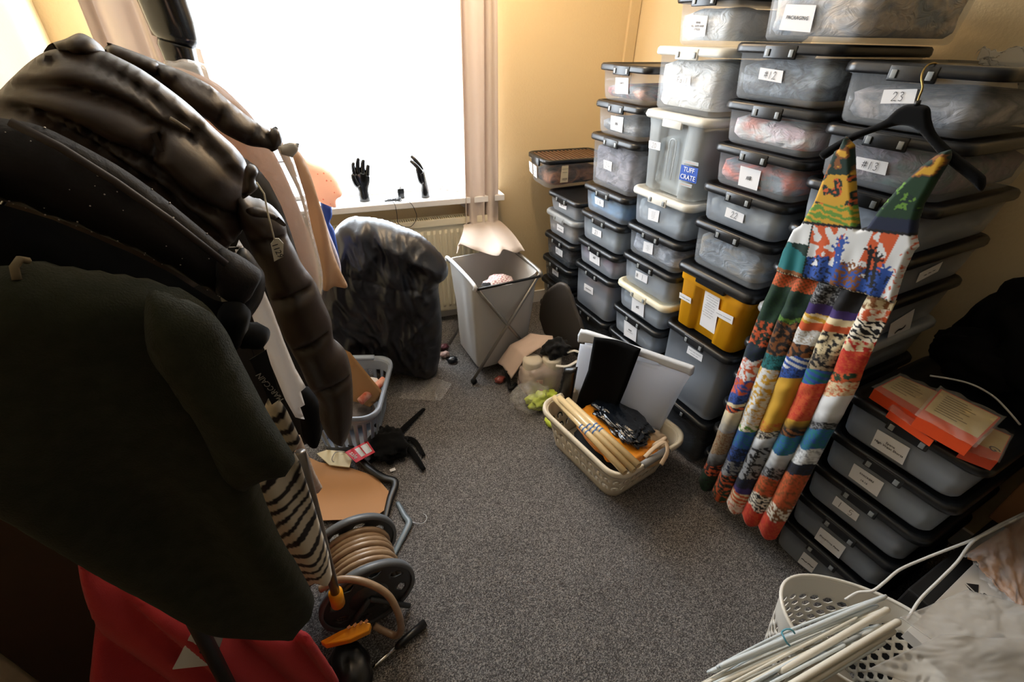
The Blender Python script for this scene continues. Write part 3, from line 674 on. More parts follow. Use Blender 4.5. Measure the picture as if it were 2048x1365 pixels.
link('torso_panel', sheet_me([(-0.26,1.45),(-0.207,1.455),(-0.194,1.458),(-0.181,1.449),(-0.155,1.435),(-0.124,1.416),(-0.098,1.394),(-0.085,1.367),(-0.084,1.329),(-0.089,1.267),(-0.098,1.197),(-0.105,1.126),(-0.104,1.028),(-0.098,0.934),(-0.1,0.831),(-0.117,0.787),(-0.153,0.746),(-0.177,0.789),(-0.206,0.848),(-0.242,0.906),(-0.266,0.963),(-0.293,1.06),(-0.306,1.16),(-0.317,1.226),(-0.338,1.294)], (0, yS), 0, t=.045, er=.05, res=.010, fold=sw_fold, crease=.006, cscale=9), OLIVE, t)
link('sleeve', sheet_me([(-0.117,1.426),(-0.092,1.409),(-0.078,1.396),(-0.072,1.372),(-0.07,1.338),(-0.063,1.273),(-0.056,1.227),(-0.052,1.192),(-0.062,1.178),(-0.082,1.175),(-0.106,1.171),(-0.121,1.173),(-0.129,1.199),(-0.13,1.263),(-0.132,1.326),(-0.135,1.375)], (0, yS-.045), 0, t=.035, er=.04, res=.010, fold=lambda u, z: .006*math.sin(u*60+z*30), crease=.005, cscale=12, seed=4), OLIVE, t)
link('collar', MB().tube([(-0.197,0.47,1.45),(-0.196,0.475,1.459),(-0.192,0.48,1.463),(-0.19,0.485,1.459)], .003, 6).me(), mat('tan_collar_edge', '#6d6048', .9), t)
hanger_hook(t, yS)

# glitter coat: sleeve with a deep cuff
GLIT = mat('black_brown_cloth', '#130d0c', .75, bump=.12, bscale=300, sheen=.03, spec=.3)
yT = .60
t = thing('jacket', 'black jacket with pale flecks and deep cuffs between the sweater and the brown puffer', 'jacket', (-.2, yT, 1.35))
jk = link('sleeve', sheet_me([(-0.243,1.56),(-0.198,1.55),(-0.175,1.543),(-0.154,1.527),(-0.126,1.499),(-0.1,1.463),(-0.072,1.417),(-0.055,1.389),(-0.071,1.366),(-0.084,1.347),(-0.091,1.351),(-0.11,1.374),(-0.141,1.411),(-0.17,1.438),(-0.195,1.458),(-0.229,1.481),(-0.275,1.496)], (0, yT), 0, t=.030, er=.05, res=.009, seams=[[(-0.193,1.544),(-0.168,1.521),(-0.139,1.486),(-0.107,1.443),(-0.071,1.382)]], sd=.35, sw=.012, crease=.004, cscale=10), GLIT, t)
link('cuff', sheet_me([(-0.07,1.41),(-0.052,1.4),(-0.041,1.387),(-0.034,1.373),(-0.047,1.354),(-0.059,1.341),(-0.072,1.344),(-0.088,1.362)], (0, yT-.015), 0, t=.028, er=.02, res=.007, crease=.003), GLIT, t)
link('lining', sheet_me([(-0.052,1.394),(-0.037,1.367),(-0.035,1.349),(-0.045,1.322),(-0.067,1.297),(-0.078,1.3),(-0.091,1.333)], (0, yT+.025), 0, t=.02, er=.02, res=.009, crease=.004), mat('black_lining', '#0c0b0c', .45), t)
# tiny metallic flecks on the cloth
bmf = bmesh.new()
vs_ = [v.co for v in jk.data.vertices]
for i in range(80):
    p = random.choice(vs_)
    bmesh.ops.create_icosphere(bmf, subdivisions=1, radius=random.uniform(.0005, .001), matrix=Matrix.Translation(p+Vector((0, -.0004, 0))))
mfl = bpy.data.meshes.new('flecks'); bmf.to_mesh(mfl); bmf.free()
o = link('sequin_fleck', mfl, mat('pale_sequins', '#cfc8c0', .3, metal=.6), jk, local=True); o['kind'] = 'stuff'
link('piping', MB().tube([(-0.178,0.555,1.552),(-0.154,0.553,1.531),(-0.127,0.553,1.499),(-0.098,0.553,1.459),(-0.064,0.555,1.404)], .004, 6).me(), mat('brown_piping', '#2c2220', .6), t)
hanger_hook(t, yT)
VEL = mat('black_velvet', '#050506', .95, sheen=.05, spec=.15)
t = thing('cardigan', 'black velvety cardigan with rolled cuffs just below the flecked jacket', 'cardigan', (-.15, .57, 1.2))
link('body', sheet_me([(-0.248,1.492),(-0.203,1.475),(-0.163,1.442),(-0.123,1.402),(-0.089,1.357),(-0.065,1.348),(-0.062,1.323),(-0.088,1.286),(-0.09,1.239),(-0.105,1.227),(-0.123,1.297),(-0.176,1.353),(-0.23,1.412),(-0.273,1.441)], (0, .57), 0, t=.03, er=.03, res=.011, crease=.006), VEL, t)
link('rolled_cuff', sheet_me([(-0.084,1.356),(-0.068,1.359),(-0.056,1.346),(-0.062,1.327),(-0.076,1.303),(-0.091,1.307),(-0.093,1.335)], (0, .55), 0, t=.03, er=.02, res=.008), VEL, t)
link('rolled_cuff', sheet_me([(-0.077,1.327),(-0.057,1.32),(-0.045,1.313),(-0.045,1.302),(-0.053,1.291),(-0.067,1.292),(-0.084,1.3)], (0, .56), 0, t=.028, er=.018, res=.008), VEL, t)
hanger_hook(t, .57)

# brown puffer jacket
PUFF = mat('brown_puffer_nylon', '#40332a', .45, col2='#352a22', nscale=14, spec=.4, bump=.06, bscale=60)
yP = .80
seamsP = [[(-0.279,1.548),(-0.252,1.552),(-0.218,1.561),(-0.175,1.56),(-0.149,1.552),(-0.126,1.538),(-0.108,1.521),(-0.096,1.513),(-0.079,1.502),(-0.057,1.476),(-0.036,1.44)], [(-0.283,1.541),(-0.255,1.544),(-0.228,1.543),(-0.207,1.537),(-0.181,1.523),(-0.158,1.502),(-0.135,1.488),(-0.12,1.468),(-0.103,1.437),(-0.082,1.416),(-0.056,1.391)], [(-0.278,1.533),(-0.232,1.536),(-0.209,1.533),(-0.175,1.505),(-0.147,1.471),(-0.121,1.442),(-0.109,1.417),(-0.09,1.387),(-0.08,1.355)], [(-0.215,1.575),(-0.183,1.586),(-0.164,1.589),(-0.147,1.582),(-0.127,1.569),(-0.104,1.546),(-0.088,1.525),(-0.067,1.503),(-0.047,1.469)], [(-0.105,1.511),(-0.116,1.496),(-0.127,1.478),(-0.122,1.462)]]
t = thing('puffer_jacket', 'large brown puffer jacket with a swing tag, filling the top of the rail', 'jacket', (-.2, yP, 1.4))
def pf(u, z): return .012*math.sin(u*14+z*8)
pb = link('quilted_body', sheet_me([(-0.322,1.511),(-0.275,1.538),(-0.251,1.554),(-0.237,1.565),(-0.214,1.582),(-0.194,1.593),(-0.175,1.596),(-0.154,1.595),(-0.14,1.593),(-0.132,1.589),(-0.11,1.574),(-0.09,1.554),(-0.07,1.531),(-0.05,1.501),(-0.032,1.476),(-0.024,1.453),(-0.03,1.418),(-0.041,1.381),(-0.059,1.353),(-0.083,1.335),(-0.098,1.317),(-0.147,1.292),(-0.24,1.343),(-0.291,1.401),(-0.362,1.43)], (0, yP), 0, t=.095, er=.08, res=.0058, seams=seamsP, sd=.55, sw=.022, fold=pf, crease=.0018, cscale=26, cani=(.5, 1.2)), PUFF, t)
link('collar', sheet_me([(-0.2,1.589),(-0.195,1.597),(-0.188,1.601),(-0.175,1.605),(-0.16,1.611),(-0.151,1.608),(-0.143,1.599),(-0.142,1.591),(-0.153,1.584),(-0.175,1.587)], (0, yP+.02), 0, t=.05, er=.035, res=.0075, crease=.008, cscale=20, seed=3), PUFF, t)
link('quilted_sleeve', sheet_me([(-0.047,1.425),(-0.028,1.412),(-0.007,1.399),(0.006,1.373),(0.006,1.348),(0.011,1.322),(0.016,1.295),(0.029,1.26),(0.034,1.224),(0.04,1.182),(0.037,1.139),(0.052,1.111),(0.055,1.062),(0.048,1),(0.037,0.948),(0.021,0.909),(0.002,0.89),(-0.019,0.912),(-0.024,0.96),(-0.018,1.011),(-0.028,1.053),(-0.032,1.097),(-0.039,1.139),(-0.045,1.183),(-0.047,1.224),(-0.047,1.271),(-0.05,1.316),(-0.052,1.357),(-0.058,1.389)], (0, yP-.02), 0, t=.055, er=.05, res=.006, seams=[[(-0.065,1.359),(-0.032,1.356),(0.018,1.353)], [(-0.053,1.245),(-0.003,1.262),(0.045,1.261)], [(-0.047,1.141),(0.009,1.168),(0.064,1.175)], [(-0.037,1.031),(0.015,1.063),(0.082,1.059)]], sd=.55, sw=.022, crease=.003, cscale=24, seed=5), PUFF, t)
link('pocket_flap', sheet_me([(-0.039,1.41),(-0.025,1.413),(-0.006,1.402),(0.006,1.385),(0.003,1.381),(-0.011,1.394),(-0.032,1.4)], (0, yP-.075), 0, t=.012, er=.01, res=.006), PUFF, t)
link('zip', MB().tube([(-0.085,0.705,1.531),(-0.08,0.703,1.527),(-0.075,0.702,1.522),(-0.07,0.702,1.517)], .0022, 6).me(), mat('dull_zip', '#8a8073', .5, metal=.6), t)
link('loop', sheet_me([(-0.111,1.515),(-0.104,1.516),(-0.103,1.495),(-0.108,1.494)], (0, .708), 0, t=.003, er=.003, res=.005, curve=False), mat('dark_brown_tape', '#2a1d17', .6), t)
link('drawcord', sheet_me([(-0.023,1.467),(-0.013,1.468),(-0.01,1.459),(-0.016,1.449),(-0.016,1.438),(-0.028,1.43),(-0.038,1.426),(-0.035,1.439)], (0, .725), 0, t=.02, er=.012, res=.006), PUFF, t)
TAG = mat('cream_tag', '#ece3cf', .7)
ty = .69
tg = link('price_tag', MB().prism([(-0.012,1.377),(-0.007,1.376),(-0.003,1.368),(-0.008,1.349),(-0.021,1.344),(-0.019,1.37)], lambda u, z: (u, ty, z), lambda u, z: (u, ty+.002, z)).me(), TAG, t, False)
m = text_me('1129', .0112); m.transform(Matrix.Translation([(-0.013,0.688,1.36)][0]) @ Matrix.Rotation(math.radians(90), 4, 'X') @ Matrix.Rotation(math.radians(-80), 4, 'Z')); link('printed_lettering', m, INK, tg, False)
link('tag_string', MB().tube([(-0.015,0.69,1.454),(-0.01,0.69,1.439),(-0.012,0.69,1.411),(-0.013,0.69,1.375)], .0012, 5).me(), TAG, tg)
hanger_hook(t, yP)

# second puffer behind
yQ = 1.02
t = thing('puffer_jacket', 'smaller dark brown puffer jacket behind the large one, sleeve reaching the window', 'jacket', (-.15, yQ, 1.4))
link('quilted_body', sheet_me([(-0.28,1.549),(-0.223,1.575),(-0.181,1.588),(-0.17,1.594),(-0.163,1.596),(-0.104,1.569),(-0.091,1.547),(-0.076,1.502),(-0.081,1.437),(-0.083,1.348),(-0.158,1.239),(-0.299,1.284),(-0.321,1.455)], (0, yQ), 0, t=.06, er=.06, res=.011, seams=[[(-0.189,1.568),(-0.129,1.554),(-0.113,1.544)]], sw=.03, crease=.006), PUFF, t)
link('quilted_sleeve', sheet_me([(-0.116,1.568),(-0.102,1.569),(-0.089,1.564),(-0.077,1.558),(-0.049,1.54),(-0.026,1.514),(-0.003,1.489),(0.02,1.47),(0.034,1.454),(0.034,1.442),(0.022,1.432),(0.008,1.438),(-0.015,1.443),(-0.036,1.455),(-0.055,1.47),(-0.068,1.488),(-0.087,1.501),(-0.103,1.527),(-0.116,1.549)], (0, yQ-.02), 0, t=.045, er=.04, res=.006, seams=[[(-0.116,1.527),(-0.096,1.548),(-0.079,1.562)], [(-0.06,1.48),(-0.043,1.499),(-0.029,1.521)], [(-0.023,1.445),(-0.005,1.465),(0.005,1.485)], [(-0.092,1.56),(-0.052,1.532),(-0.011,1.49),(0.021,1.455)]], sd=.6, sw=.022, crease=.003, cscale=22), PUFF, t)
link('shoulder_tab', sheet_me([(-0.169,1.589),(-0.159,1.595),(-0.142,1.59),(-0.118,1.578),(-0.109,1.571),(-0.113,1.563),(-0.118,1.556),(-0.136,1.564),(-0.159,1.577),(-0.169,1.584)], (0, .985), 0, t=.025, er=.02, res=.007, crease=.003), PUFF, t)
link('cuff', sheet_me([(0.02,1.464),(0.034,1.475),(0.04,1.463),(0.039,1.449),(0.028,1.437),(0.015,1.436)], (0, .985), 0, t=.02, er=.012, res=.006), PUFF, t)
link('white_size_tag', sheet_me([(0.029,1.447),(0.049,1.453),(0.065,1.45),(0.06,1.438),(0.048,1.427),(0.031,1.434)], (0, .955), 0, t=.006, er=.006, res=.006, curve=False), mat('frosted_tag', '#d9d2c8', .4), t)
hanger_hook(t, yQ)

# frosted hanging covers
FROST = mat('frosted_garment_cover', '#e4ded8', .5, alpha=.92, trans=.45)
hung('garment_cover', sheet_me([(-0.07,1.318),(-0.065,1.297),(-0.058,1.238),(-0.052,1.167),(-0.05,1.103),(-0.045,1.032),(-0.036,0.974),(-0.048,0.97),(-0.048,0.932),(-0.058,0.93),(-0.057,0.894),(-0.074,0.904),(-0.082,0.957),(-0.086,1.04),(-0.09,1.115),(-0.09,1.182),(-0.089,1.244),(-0.081,1.3)], (0, .88), 0, t=.012, er=.02, res=.009, curve=False, fold=lambda u, z: .006*math.sin(u*80)), FROST, 'white frosted garment cover with stepped hem, hanging behind the black cuffs', 'garment cover')
PEACH = mat('peach_silk', '#e5b794', .5, trans=.35); 
hung('blouse', sheet_me([(-0.135,1.549),(-0.061,1.526),(-0.01,1.466),(0.01,1.423),(0.034,1.343),(0.054,1.229),(0.065,1.116),(0.062,1.025),(0.051,0.982),(0.011,1.035),(-0.011,1.157),(-0.06,1.243),(-0.092,1.319),(-0.116,1.409),(-0.146,1.49)], (0, 1.32), 0, t=.03, er=.03, res=.012, fold=lambda u, z: .012*math.sin(u*50+z*8)), PEACH, 'pale peach blouse inside the clear plastic cover', 'blouse')
POLY = mat('clear_polythene', '#e6e2de', .12, alpha=.42, spec=.9, bump=.5, bscale=40)
hung('garment_cover', sheet_me([(-0.131,1.558),(-0.109,1.563),(-0.089,1.566),(-0.052,1.552),(-0.017,1.515),(0.009,1.486),(0.035,1.45),(0.059,1.396),(0.068,1.315),(0.071,1.266),(0.069,1.202),(0.071,1.105),(0.066,1.046),(0.047,0.997),(0.007,1.043),(-0.017,1.149),(-0.06,1.246),(-0.093,1.318),(-0.114,1.408),(-0.142,1.491)], (0, 1.25), 0, t=.035, er=.03, res=.010, crease=.012, cscale=7, fold=lambda u, z: .01*math.sin(u*35)), POLY, 'clear plastic cover over a peach blouse, glinting against the window', 'garment cover')
LINEN = mat('beige_linen', '#c0a184', .9, bump=.2, bscale=500, trans=.3)
hung('trousers', sheet_me([(0.037,1.398),(0.07,1.351),(0.098,1.329),(0.112,1.28),(0.119,1.199),(0.126,1.129),(0.13,1.029),(0.14,0.956),(0.152,0.905),(0.145,0.891),(0.104,0.896),(0.073,0.899),(0.079,0.968),(0.074,1.055),(0.073,1.152),(0.068,1.227),(0.045,1.327)], (0, 1.5), 0, t=.022, er=.02, res=.009, fold=lambda u, z: .010*math.sin(u*95-z*14), crease=.006, cscale=14), LINEN, 'beige linen trousers hanging next to the window', 'trousers')
PDOT = bpy.data.materials.new('peach_dotted_cotton'); PDOT.use_nodes = True
def _dots():
    nt = PDOT.node_tree; N = nt.nodes; L = nt.links; b = N['Principled BSDF']; tc = N.new('ShaderNodeTexCoord'); vo = N.new('ShaderNodeTexVoronoi'); vo.inputs['Scale'].default_value = 42; vo.inputs['Randomness'].default_value = .3
    L.new(tc.outputs['Object'], vo.inputs['Vector']); r = N.new('ShaderNodeValToRGB'); r.color_ramp.interpolation = 'CONSTANT'; e = r.color_ramp.elements; e[0].color = lin('#e38f78'); e[1].position = .14; e[1].color = lin('#f6d3bd')
    L.new(vo.outputs['Distance'], r.inputs[0]); L.new(r.outputs[0], b.inputs['Base Color']); b.inputs['Roughness'].default_value = .9
    t = N.new('ShaderNodeBsdfTranslucent'); L.new(r.outputs[0], t.inputs[0]); mx = N.new('ShaderNodeMixShader'); mx.inputs[0].default_value = .4
    L.new(b.outputs[0], mx.inputs[1]); L.new(t.outputs[0], mx.inputs[2]); L.new(mx.outputs[0], N['Material Output'].inputs[0])
_dots()
hung('cotton_top', sheet_me([(0.125,1.206),(0.167,1.193),(0.209,1.171),(0.239,1.13),(0.254,1.083),(0.256,1.058),(0.227,1.041),(0.219,1.011),(0.181,1.03),(0.147,1.05),(0.096,1.076)], (0, 2.0), 0, t=.04, er=.03, res=.010, crease=.008, fold=lambda u, z: .01*math.sin(u*40)), PDOT, 'peach dotted cotton top in front of the window sill', 'top')
hung('blouse', sheet_me([(0.172,1.044),(0.191,1.023),(0.209,1.008),(0.204,0.962),(0.19,0.935),(0.2,0.9),(0.2,0.808),(0.196,0.761),(0.174,0.716),(0.16,0.884)], (0, 2.05), 0, t=.02, er=.015, res=.009, crease=.005), mat('blue_cloth', '#2c4ea0', .7), 'bright blue blouse hanging under the peach dotted top', 'blouse')
hung('shirt', sheet_me([(0.15,1.039),(0.167,0.935),(0.181,0.846),(0.183,0.789),(0.169,0.734),(0.129,0.742),(0.117,0.879)], (0, 1.9), 0, t=.02, er=.015, res=.009, crease=.004), mat('lilac_cloth', '#b9b3c4', .8), 'pale lilac shirt behind the linen trousers', 'shirt')

# zebra-striped garment
ZEB = vcol_mat('zebra_print')
def zebra():
    sh = [(-0.153,0.953),(-0.117,1.044),(-0.09,1.102),(-0.073,1.107),(-0.067,1.082),(-0.063,1.033),(-0.061,1.004),(-0.079,0.969),(-0.075,0.94),(-0.077,0.869),(-0.078,0.798),(-0.081,0.713),(-0.082,0.637),(-0.089,0.565),(-0.105,0.552),(-0.123,0.571),(-0.141,0.538),(-0.155,0.524),(-0.164,0.59),(-0.168,0.701),(-0.166,0.821)]
    me = sheet_me(sh, (0, .70), 0, t=.012, er=.012, res=.0045, curve=False, fold=lambda u, z: .012*math.sin(u*75+z*6), crease=.003)
    a = me.attributes.new('pattern', 'FLOAT_COLOR', 'POINT'); lt = lin('#cfc3ae'); dk = lin('#1c1210')
    for i, v in enumerate(me.vertices):
        p = v.co; n = noise.noise(Vector((p.x*14, p.z*9, 2)))
        s = math.sin((p.z*1.0-p.x*.85)*165+n*4.5+1.2*math.sin(p.x*55)+.8*math.sin(p.z*31))
        c = dk if s > .35 else lt
        if p.z < .60 and p.x > -.118 and p.z > .515: c = lt
        a.data[i].color = c
    top('dress', me, ZEB, 'cream and black zebra-striped dress hanging by the grey hose reel handle', 'dress')
zebra()
# black swing tag
bt = thing('swing_tag', 'black swing tag with pale lettering hanging by the frosted cover', 'tag', [(-0.073,0.62,1.202)][0])
y0 = .62
tc_ = link('card', MB().prism([(-0.084,1.236),(-0.06,1.246),(-0.063,1.157),(-0.077,1.15)], lambda u, z: (u, y0, z), lambda u, z: (u, y0+.0015, z)).me(), mat('black_card', '#0d0c0e', .5), bt, False)
m = text_me('MARCCAIN', .0115); m.transform(Matrix.Translation([(-0.071,0.618,1.183)][0]) @ Matrix.Rotation(math.radians(90), 4, 'X') @ Matrix.Rotation(math.radians(107), 4, 'Z')); link('printed_lettering', m, mat('pale_foil', '#b9b3aa', .5), tc_, False)
link('tag_string', MB().tube([(-0.076,0.62,1.241),(-0.078,0.625,1.257),(-0.078,0.63,1.278)], .001, 5).me(), INK, bt)
# ribbed foam strip
def strip():
    me = sheet_me([(-0.095,0.842),(-0.078,0.831),(-0.076,0.78),(-0.073,0.697),(-0.067,0.636),(-0.075,0.625),(-0.09,0.627),(-0.095,0.69),(-0.097,0.764)], (0, .9), 0, t=.008, er=.006, res=.005, curve=False, fold=lambda u, z: .0016*math.sin(z*900))
    top('foam_sleeve', me, mat('pale_foam', '#dccbc0', .8, trans=.2), 'pale ribbed foam sleeve hanging above the cardboard sheet', 'packaging')
strip()
m = sheet_me([(-0.065,0.903),(-0.04,0.902),(-0.018,0.853),(-0.028,0.772),(-0.044,0.724),(-0.064,0.715),(-0.08,0.741),(-0.074,0.809)], (0, .98), 0, t=.04, er=.035, res=.01, crease=.005)
top('coat', m, mat('black_coat_cloth', '#070607', .9, spec=.2), 'black coat sleeve end hanging between the frosted cover and the puffer sleeve', 'coat')
# red garment
RED = mat('red_felt', '#c9363b', .9, bump=.3, bscale=600, sheen=.08)
def rf(u, z): return .03*abs(math.sin((u+z*.10)*42))+.012*math.sin(u*33)
rg = thing('skirt', 'red felt skirt hanging under the olive sweater, paper pinned to it', 'skirt', (-.25, .66, .3))
link('cloth', sheet_me([(-0.393,0.968),(-0.387,0.88),(-0.347,0.766),(-0.277,0.616),(-0.203,0.482),(-0.166,0.493),(-0.155,0.4),(-0.148,0.238),(-0.165,0.203),(-0.191,0.223),(-0.208,0.087),(-0.236,-0.101),(-0.46,0.227),(-0.569,0.437),(-0.451,0.759)], (0, .66), 0, t=.02, er=.02, res=.008, fold=rf), RED, rg)
yy = .60
pp = link('pinned_paper', MB().prism([(-0.312,0.724),(-0.268,0.694),(-0.308,0.614),(-0.314,0.578),(-0.376,0.63)], lambda u, z: (u, yy, z), lambda u, z: (u, yy+.002, z)).me(), PAPER, rg, False)
m = hand_me('3', .03, .0016); m.transform(Matrix.Translation([(-0.311,0.597,0.646)][0]) @ Matrix.Rotation(math.radians(90), 4, 'X') @ Matrix.Rotation(math.radians(60), 4, 'Z')); link('handwriting', m, INK, pp, False)
# dark cardboard boxes at the foot of the rail
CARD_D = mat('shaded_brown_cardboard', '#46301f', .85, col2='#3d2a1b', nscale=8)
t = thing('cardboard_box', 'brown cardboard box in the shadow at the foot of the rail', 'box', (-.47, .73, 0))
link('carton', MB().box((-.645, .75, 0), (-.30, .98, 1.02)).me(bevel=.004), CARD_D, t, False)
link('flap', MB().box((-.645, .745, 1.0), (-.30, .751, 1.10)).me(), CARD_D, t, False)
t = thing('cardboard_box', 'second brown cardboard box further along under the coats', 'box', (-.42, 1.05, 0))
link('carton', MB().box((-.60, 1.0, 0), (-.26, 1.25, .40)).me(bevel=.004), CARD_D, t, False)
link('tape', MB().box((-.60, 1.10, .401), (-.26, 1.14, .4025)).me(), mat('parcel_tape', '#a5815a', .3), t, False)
# more coats deep in the rail, mostly hidden
for y, lab, cc in ((1.15, 'dark grey wool coat hidden behind the puffer jackets', '#2a2826'), (1.7, 'dark brown coat further along the rail', '#2b211b')):
    me = sheet_me([(-.42, 1.36), (-.25, 1.44), (-.12, 1.43), (.0, 1.34), (.02, 1.0), (.0, .62), (-.4, .62), (-.44, 1.0)], (0, y), 0, t=.04, er=.05, res=.02, fold=lambda u, z: .012*math.sin(u*50), crease=.004)
    t = thing('coat', lab, 'coat', (-.2, y, 1.0)); link('cloth', me, mat('coat_cloth_'+cc[1:], cc, .9), t); hanger_hook(t, y)
# black mannequin form
GB = mat('gloss_black_fibreglass', '#0b0c0f', .2, spec=.6, coat=.2)
def manq():
    y = 2.24
    t = thing('mannequin_form', 'glossy black mannequin torso form standing against the left curtain', 'mannequin', (-.18, y, 1.5))
    # upper body down to the moulded edge
    prof = [(1.53, -.176, .052, .05), (1.56, -.176, .055, .055), (1.575, -.172, .066, .06), (1.60, -.167, .072, .07), (1.65, -.166, .078, .08), (1.70, -.168, .080, .085), (1.78, -.172, .088, .10), (1.88, -.18, .10, .11), (1.98, -.18, .11, .11), (2.05, -.18, .07, .07)]
    rings = []
    for z, x, a, b in prof[2:]: rings.append([Vector((x+a*math.cos(q*2*math.pi/32), y+b*math.sin(q*2*math.pi/32), z-.02*math.cos(q*2*math.pi/32))) for q in range(32)])
    link('torso', MB().loft(rings).me(), GB, t)
    rings = [[Vector((x+a*math.cos(q*2*math.pi/32), y+b*math.sin(q*2*math.pi/32), z-.01*math.cos(q*2*math.pi/32))) for q in range(32)] for z, x, a, b in [(1.44, -.172, .054, .05)]+prof[:2]+[(1.585, -.17, .052, .05)]]
    link('waist', MB().loft(rings).me(), GB, t)
    link('stand_pole', MB().tube([(-.17, y, .0), (-.17, y, 1.45)], .012, 10).me(), STEEL, t)
    link('stand_base', MB().lathe([(.12, 0), (.12, .008), (.02, .012)], (-.17, y, 0)).me(), STEEL, t)
manq()

# ================================================================ window sill things
ZS = .83
def hand(name, label, base, joints, palm_pts, rad=None):
    t = thing(name, label, 'display hand', tuple(base))
    mb = bpy.data.meshes.new('hand'); V = []; E = []; Rr = []
    def chain(pts, rs, root=None):
        prev = root
        for p, r in zip(pts, rs):
            V.append(p); Rr.append(r); i = len(V)-1
            if prev is not None: E.append((prev, i))
            prev = i
        return prev
    return t, V, E, Rr, chain
def skin_obj(name, V, E, R, m, parent, sub=2, flat=None):
    me = bpy.data.meshes.new(name); me.from_pydata(V, E, []); o = bpy.data.objects.new(name, me); COL.objects.link(o)
    bmn = bmesh.new(); bmn.from_mesh(me); ly = bmn.verts.layers.skin.verify()
    for v, r in zip(bmn.verts, R): v[ly].radius = (r, r) if not isinstance(r, tuple) else r
    bmn.verts.ensure_lookup_table(); bmn.verts[0][ly].use_root = True
    bmn.to_mesh(me); bmn.free()
    s = o.modifiers.new('skin', 'SKIN'); s.use_smooth_shade = True
    u = o.modifiers.new('sub', 'SUBSURF'); u.levels = sub; u.render_levels = sub
    bpy.context.view_layer.update()
    m2 = bpy.data.meshes.new_from_object(o.evaluated_get(bpy.context.evaluated_depsgraph_get())); bpy.data.objects.remove(o)
    return link(name, m2, m, parent)
def build_hand(label, c, ang, wrist_h, fingers, thumb, palm_w=.036):
    """a standing display hand: a flattened palm loft with five skinned fingers rooted inside it"""
    a = math.radians(ang); X = Vector((math.cos(a), math.sin(a), 0)); Y = Vector((-math.sin(a), math.cos(a), 0)); O = Vector(c)
    P = lambda x, y, z: O+X*x+Y*y+Vector((0, 0, z))
    t = thing('mannequin_hand', label, 'display hand', c, 'glossy black display hands on the sill')
    rings = []
    for z, cx, cy, rx, ry in ((0, 0, 0, .030, .026), (.004, 0, 0, .031, .027), (.03, 0, 0, .027, .022), (.055, 0, .0, .026, .019), (.075, 0, .0, .032, .018), (.10, .002, 0, .040, .018), (.125, .003, .001, .042, .016), (.145, .003, .002, .040, .014), (.157, .003, .003, .034, .011)):
        rings.append([P(cx+rx*math.cos(q*math.pi/12), cy+ry*math.sin(q*math.pi/12), z) for q in range(24)])
    palm = link('palm', MB().loft(rings).me(), GB, t)
    for pts in fingers:
        pts = [P(*p) for p in pts]; n = len(pts); R = [.0145, .0135, .0118, .0098, .0075][:n]
        skin_obj('finger', [tuple(p) for p in pts], [(i, i+1) for i in range(n-1)], R, GB, t)
    pts = [P(*p) for p in thumb]; skin_obj('thumb', [tuple(p) for p in pts], [(i, i+1) for i in range(len(pts)-1)], [.020, .018, .015, .012, .008][:len(pts)], GB, t)
    return t
h1 = [(0.452,2.647,0.83)][0]; h2 = [(0.784,2.587,0.83)][0]
k = 1.0
build_hand('glossy black mannequin hand standing upright on the sill, palm towards the room', (h1[0], h1[1], ZS), -8, .06,
  [[(-.030, 0, .135), (-.034, -.004, .172), (-.034, -.016, .198), (-.026, -.026, .214)], [(-.010, 0, .14), (-.010, -.003, .185), (-.006, -.010, .215), (.002, -.015, .234)], [(.012, 0, .14), (.015, -.003, .180), (.021, -.009, .208), (.027, -.013, .224)], [(.032, 0, .13), (.038, -.003, .160), (.043, -.008, .182), (.046, -.011, .196)]],
  [(-.018, -.006, .075), (-.036, -.014, .105), (-.042, -.018, .135), (-.043, -.022, .158)])
build_hand('glossy black mannequin hand turned sideways with bent fingers, beside the small black bottle', (h2[0], h2[1], ZS), 62, .06,
  [[(-.030, 0, .135), (-.032, .022, .170), (-.030, .048, .196), (-.027, .066, .205)], [(-.010, 0, .14), (-.010, .018, .182), (-.008, .044, .212), (-.006, .062, .226)], [(.012, 0, .14), (.013, .020, .182), (.014, .046, .210), (.015, .064, .224)], [(.032, 0, .13), (.034, .028, .158), (.034, .056, .178), (.034, .076, .190)]],
  [(-.018, .004, .075), (-.030, .014, .105), (-.034, .020, .140), (-.032, .028, .172)])
pb_ = [(0.65,2.613,0.83)][0]
t = thing('bottle', 'small black bottle standing on the window sill between the black hands', 'bottle', (pb_[0], pb_[1], ZS))
link('glass_body', MB().box((pb_[0]-.018, pb_[1]-.008, ZS), (pb_[0]+.018, pb_[1]+.008, ZS+.055)).me(bevel=.003), mat('black_bottle', '#1b1f22', .25), t)
link('cap', MB().lathe([(.008, 0), (.008, .012), (.004, .014)], (pb_[0], pb_[1], ZS+.055), 12).me(), mat('clear_cap', '#cfd3d6', .2), t)
cb = [(0.593,2.558,0.835)][0]
m = MB(); rr = random.Random(3); pth = [(cb[0]+rr.uniform(-.05, .05), cb[1]+rr.uniform(-.012, .02), ZS+.004+rr.uniform(0, .014)) for _ in range(26)]
m.tube(spline(pth, 5), .0024, 5)
e0 = [(0.599,2.543,0.83)][0]
m.tube(spline([(e0[0]-.015, e0[1]+.012, ZS+.004), (e0[0]-.015, e0[1]-.03, ZS+.003), (e0[0]-.012, e0[1]-.042, ZS-.04), (e0[0]-.005, e0[1]-.03, .72), (e0[0]+.06, e0[1]-.02, .69), (e0[0]+.10, e0[1]-.03, .74), (e0[0]+.088, e0[1]-.042, ZS-.03), (e0[0]+.07, e0[1]-.03, ZS+.003), (e0[0]+.05, e0[1], ZS+.004)], 6), .0018, 5)
top('cable', m.me(), mat('black_cable', '#16181c', .5), 'tangled black cable on the sill with a loop hanging down over the radiator', 'cable')
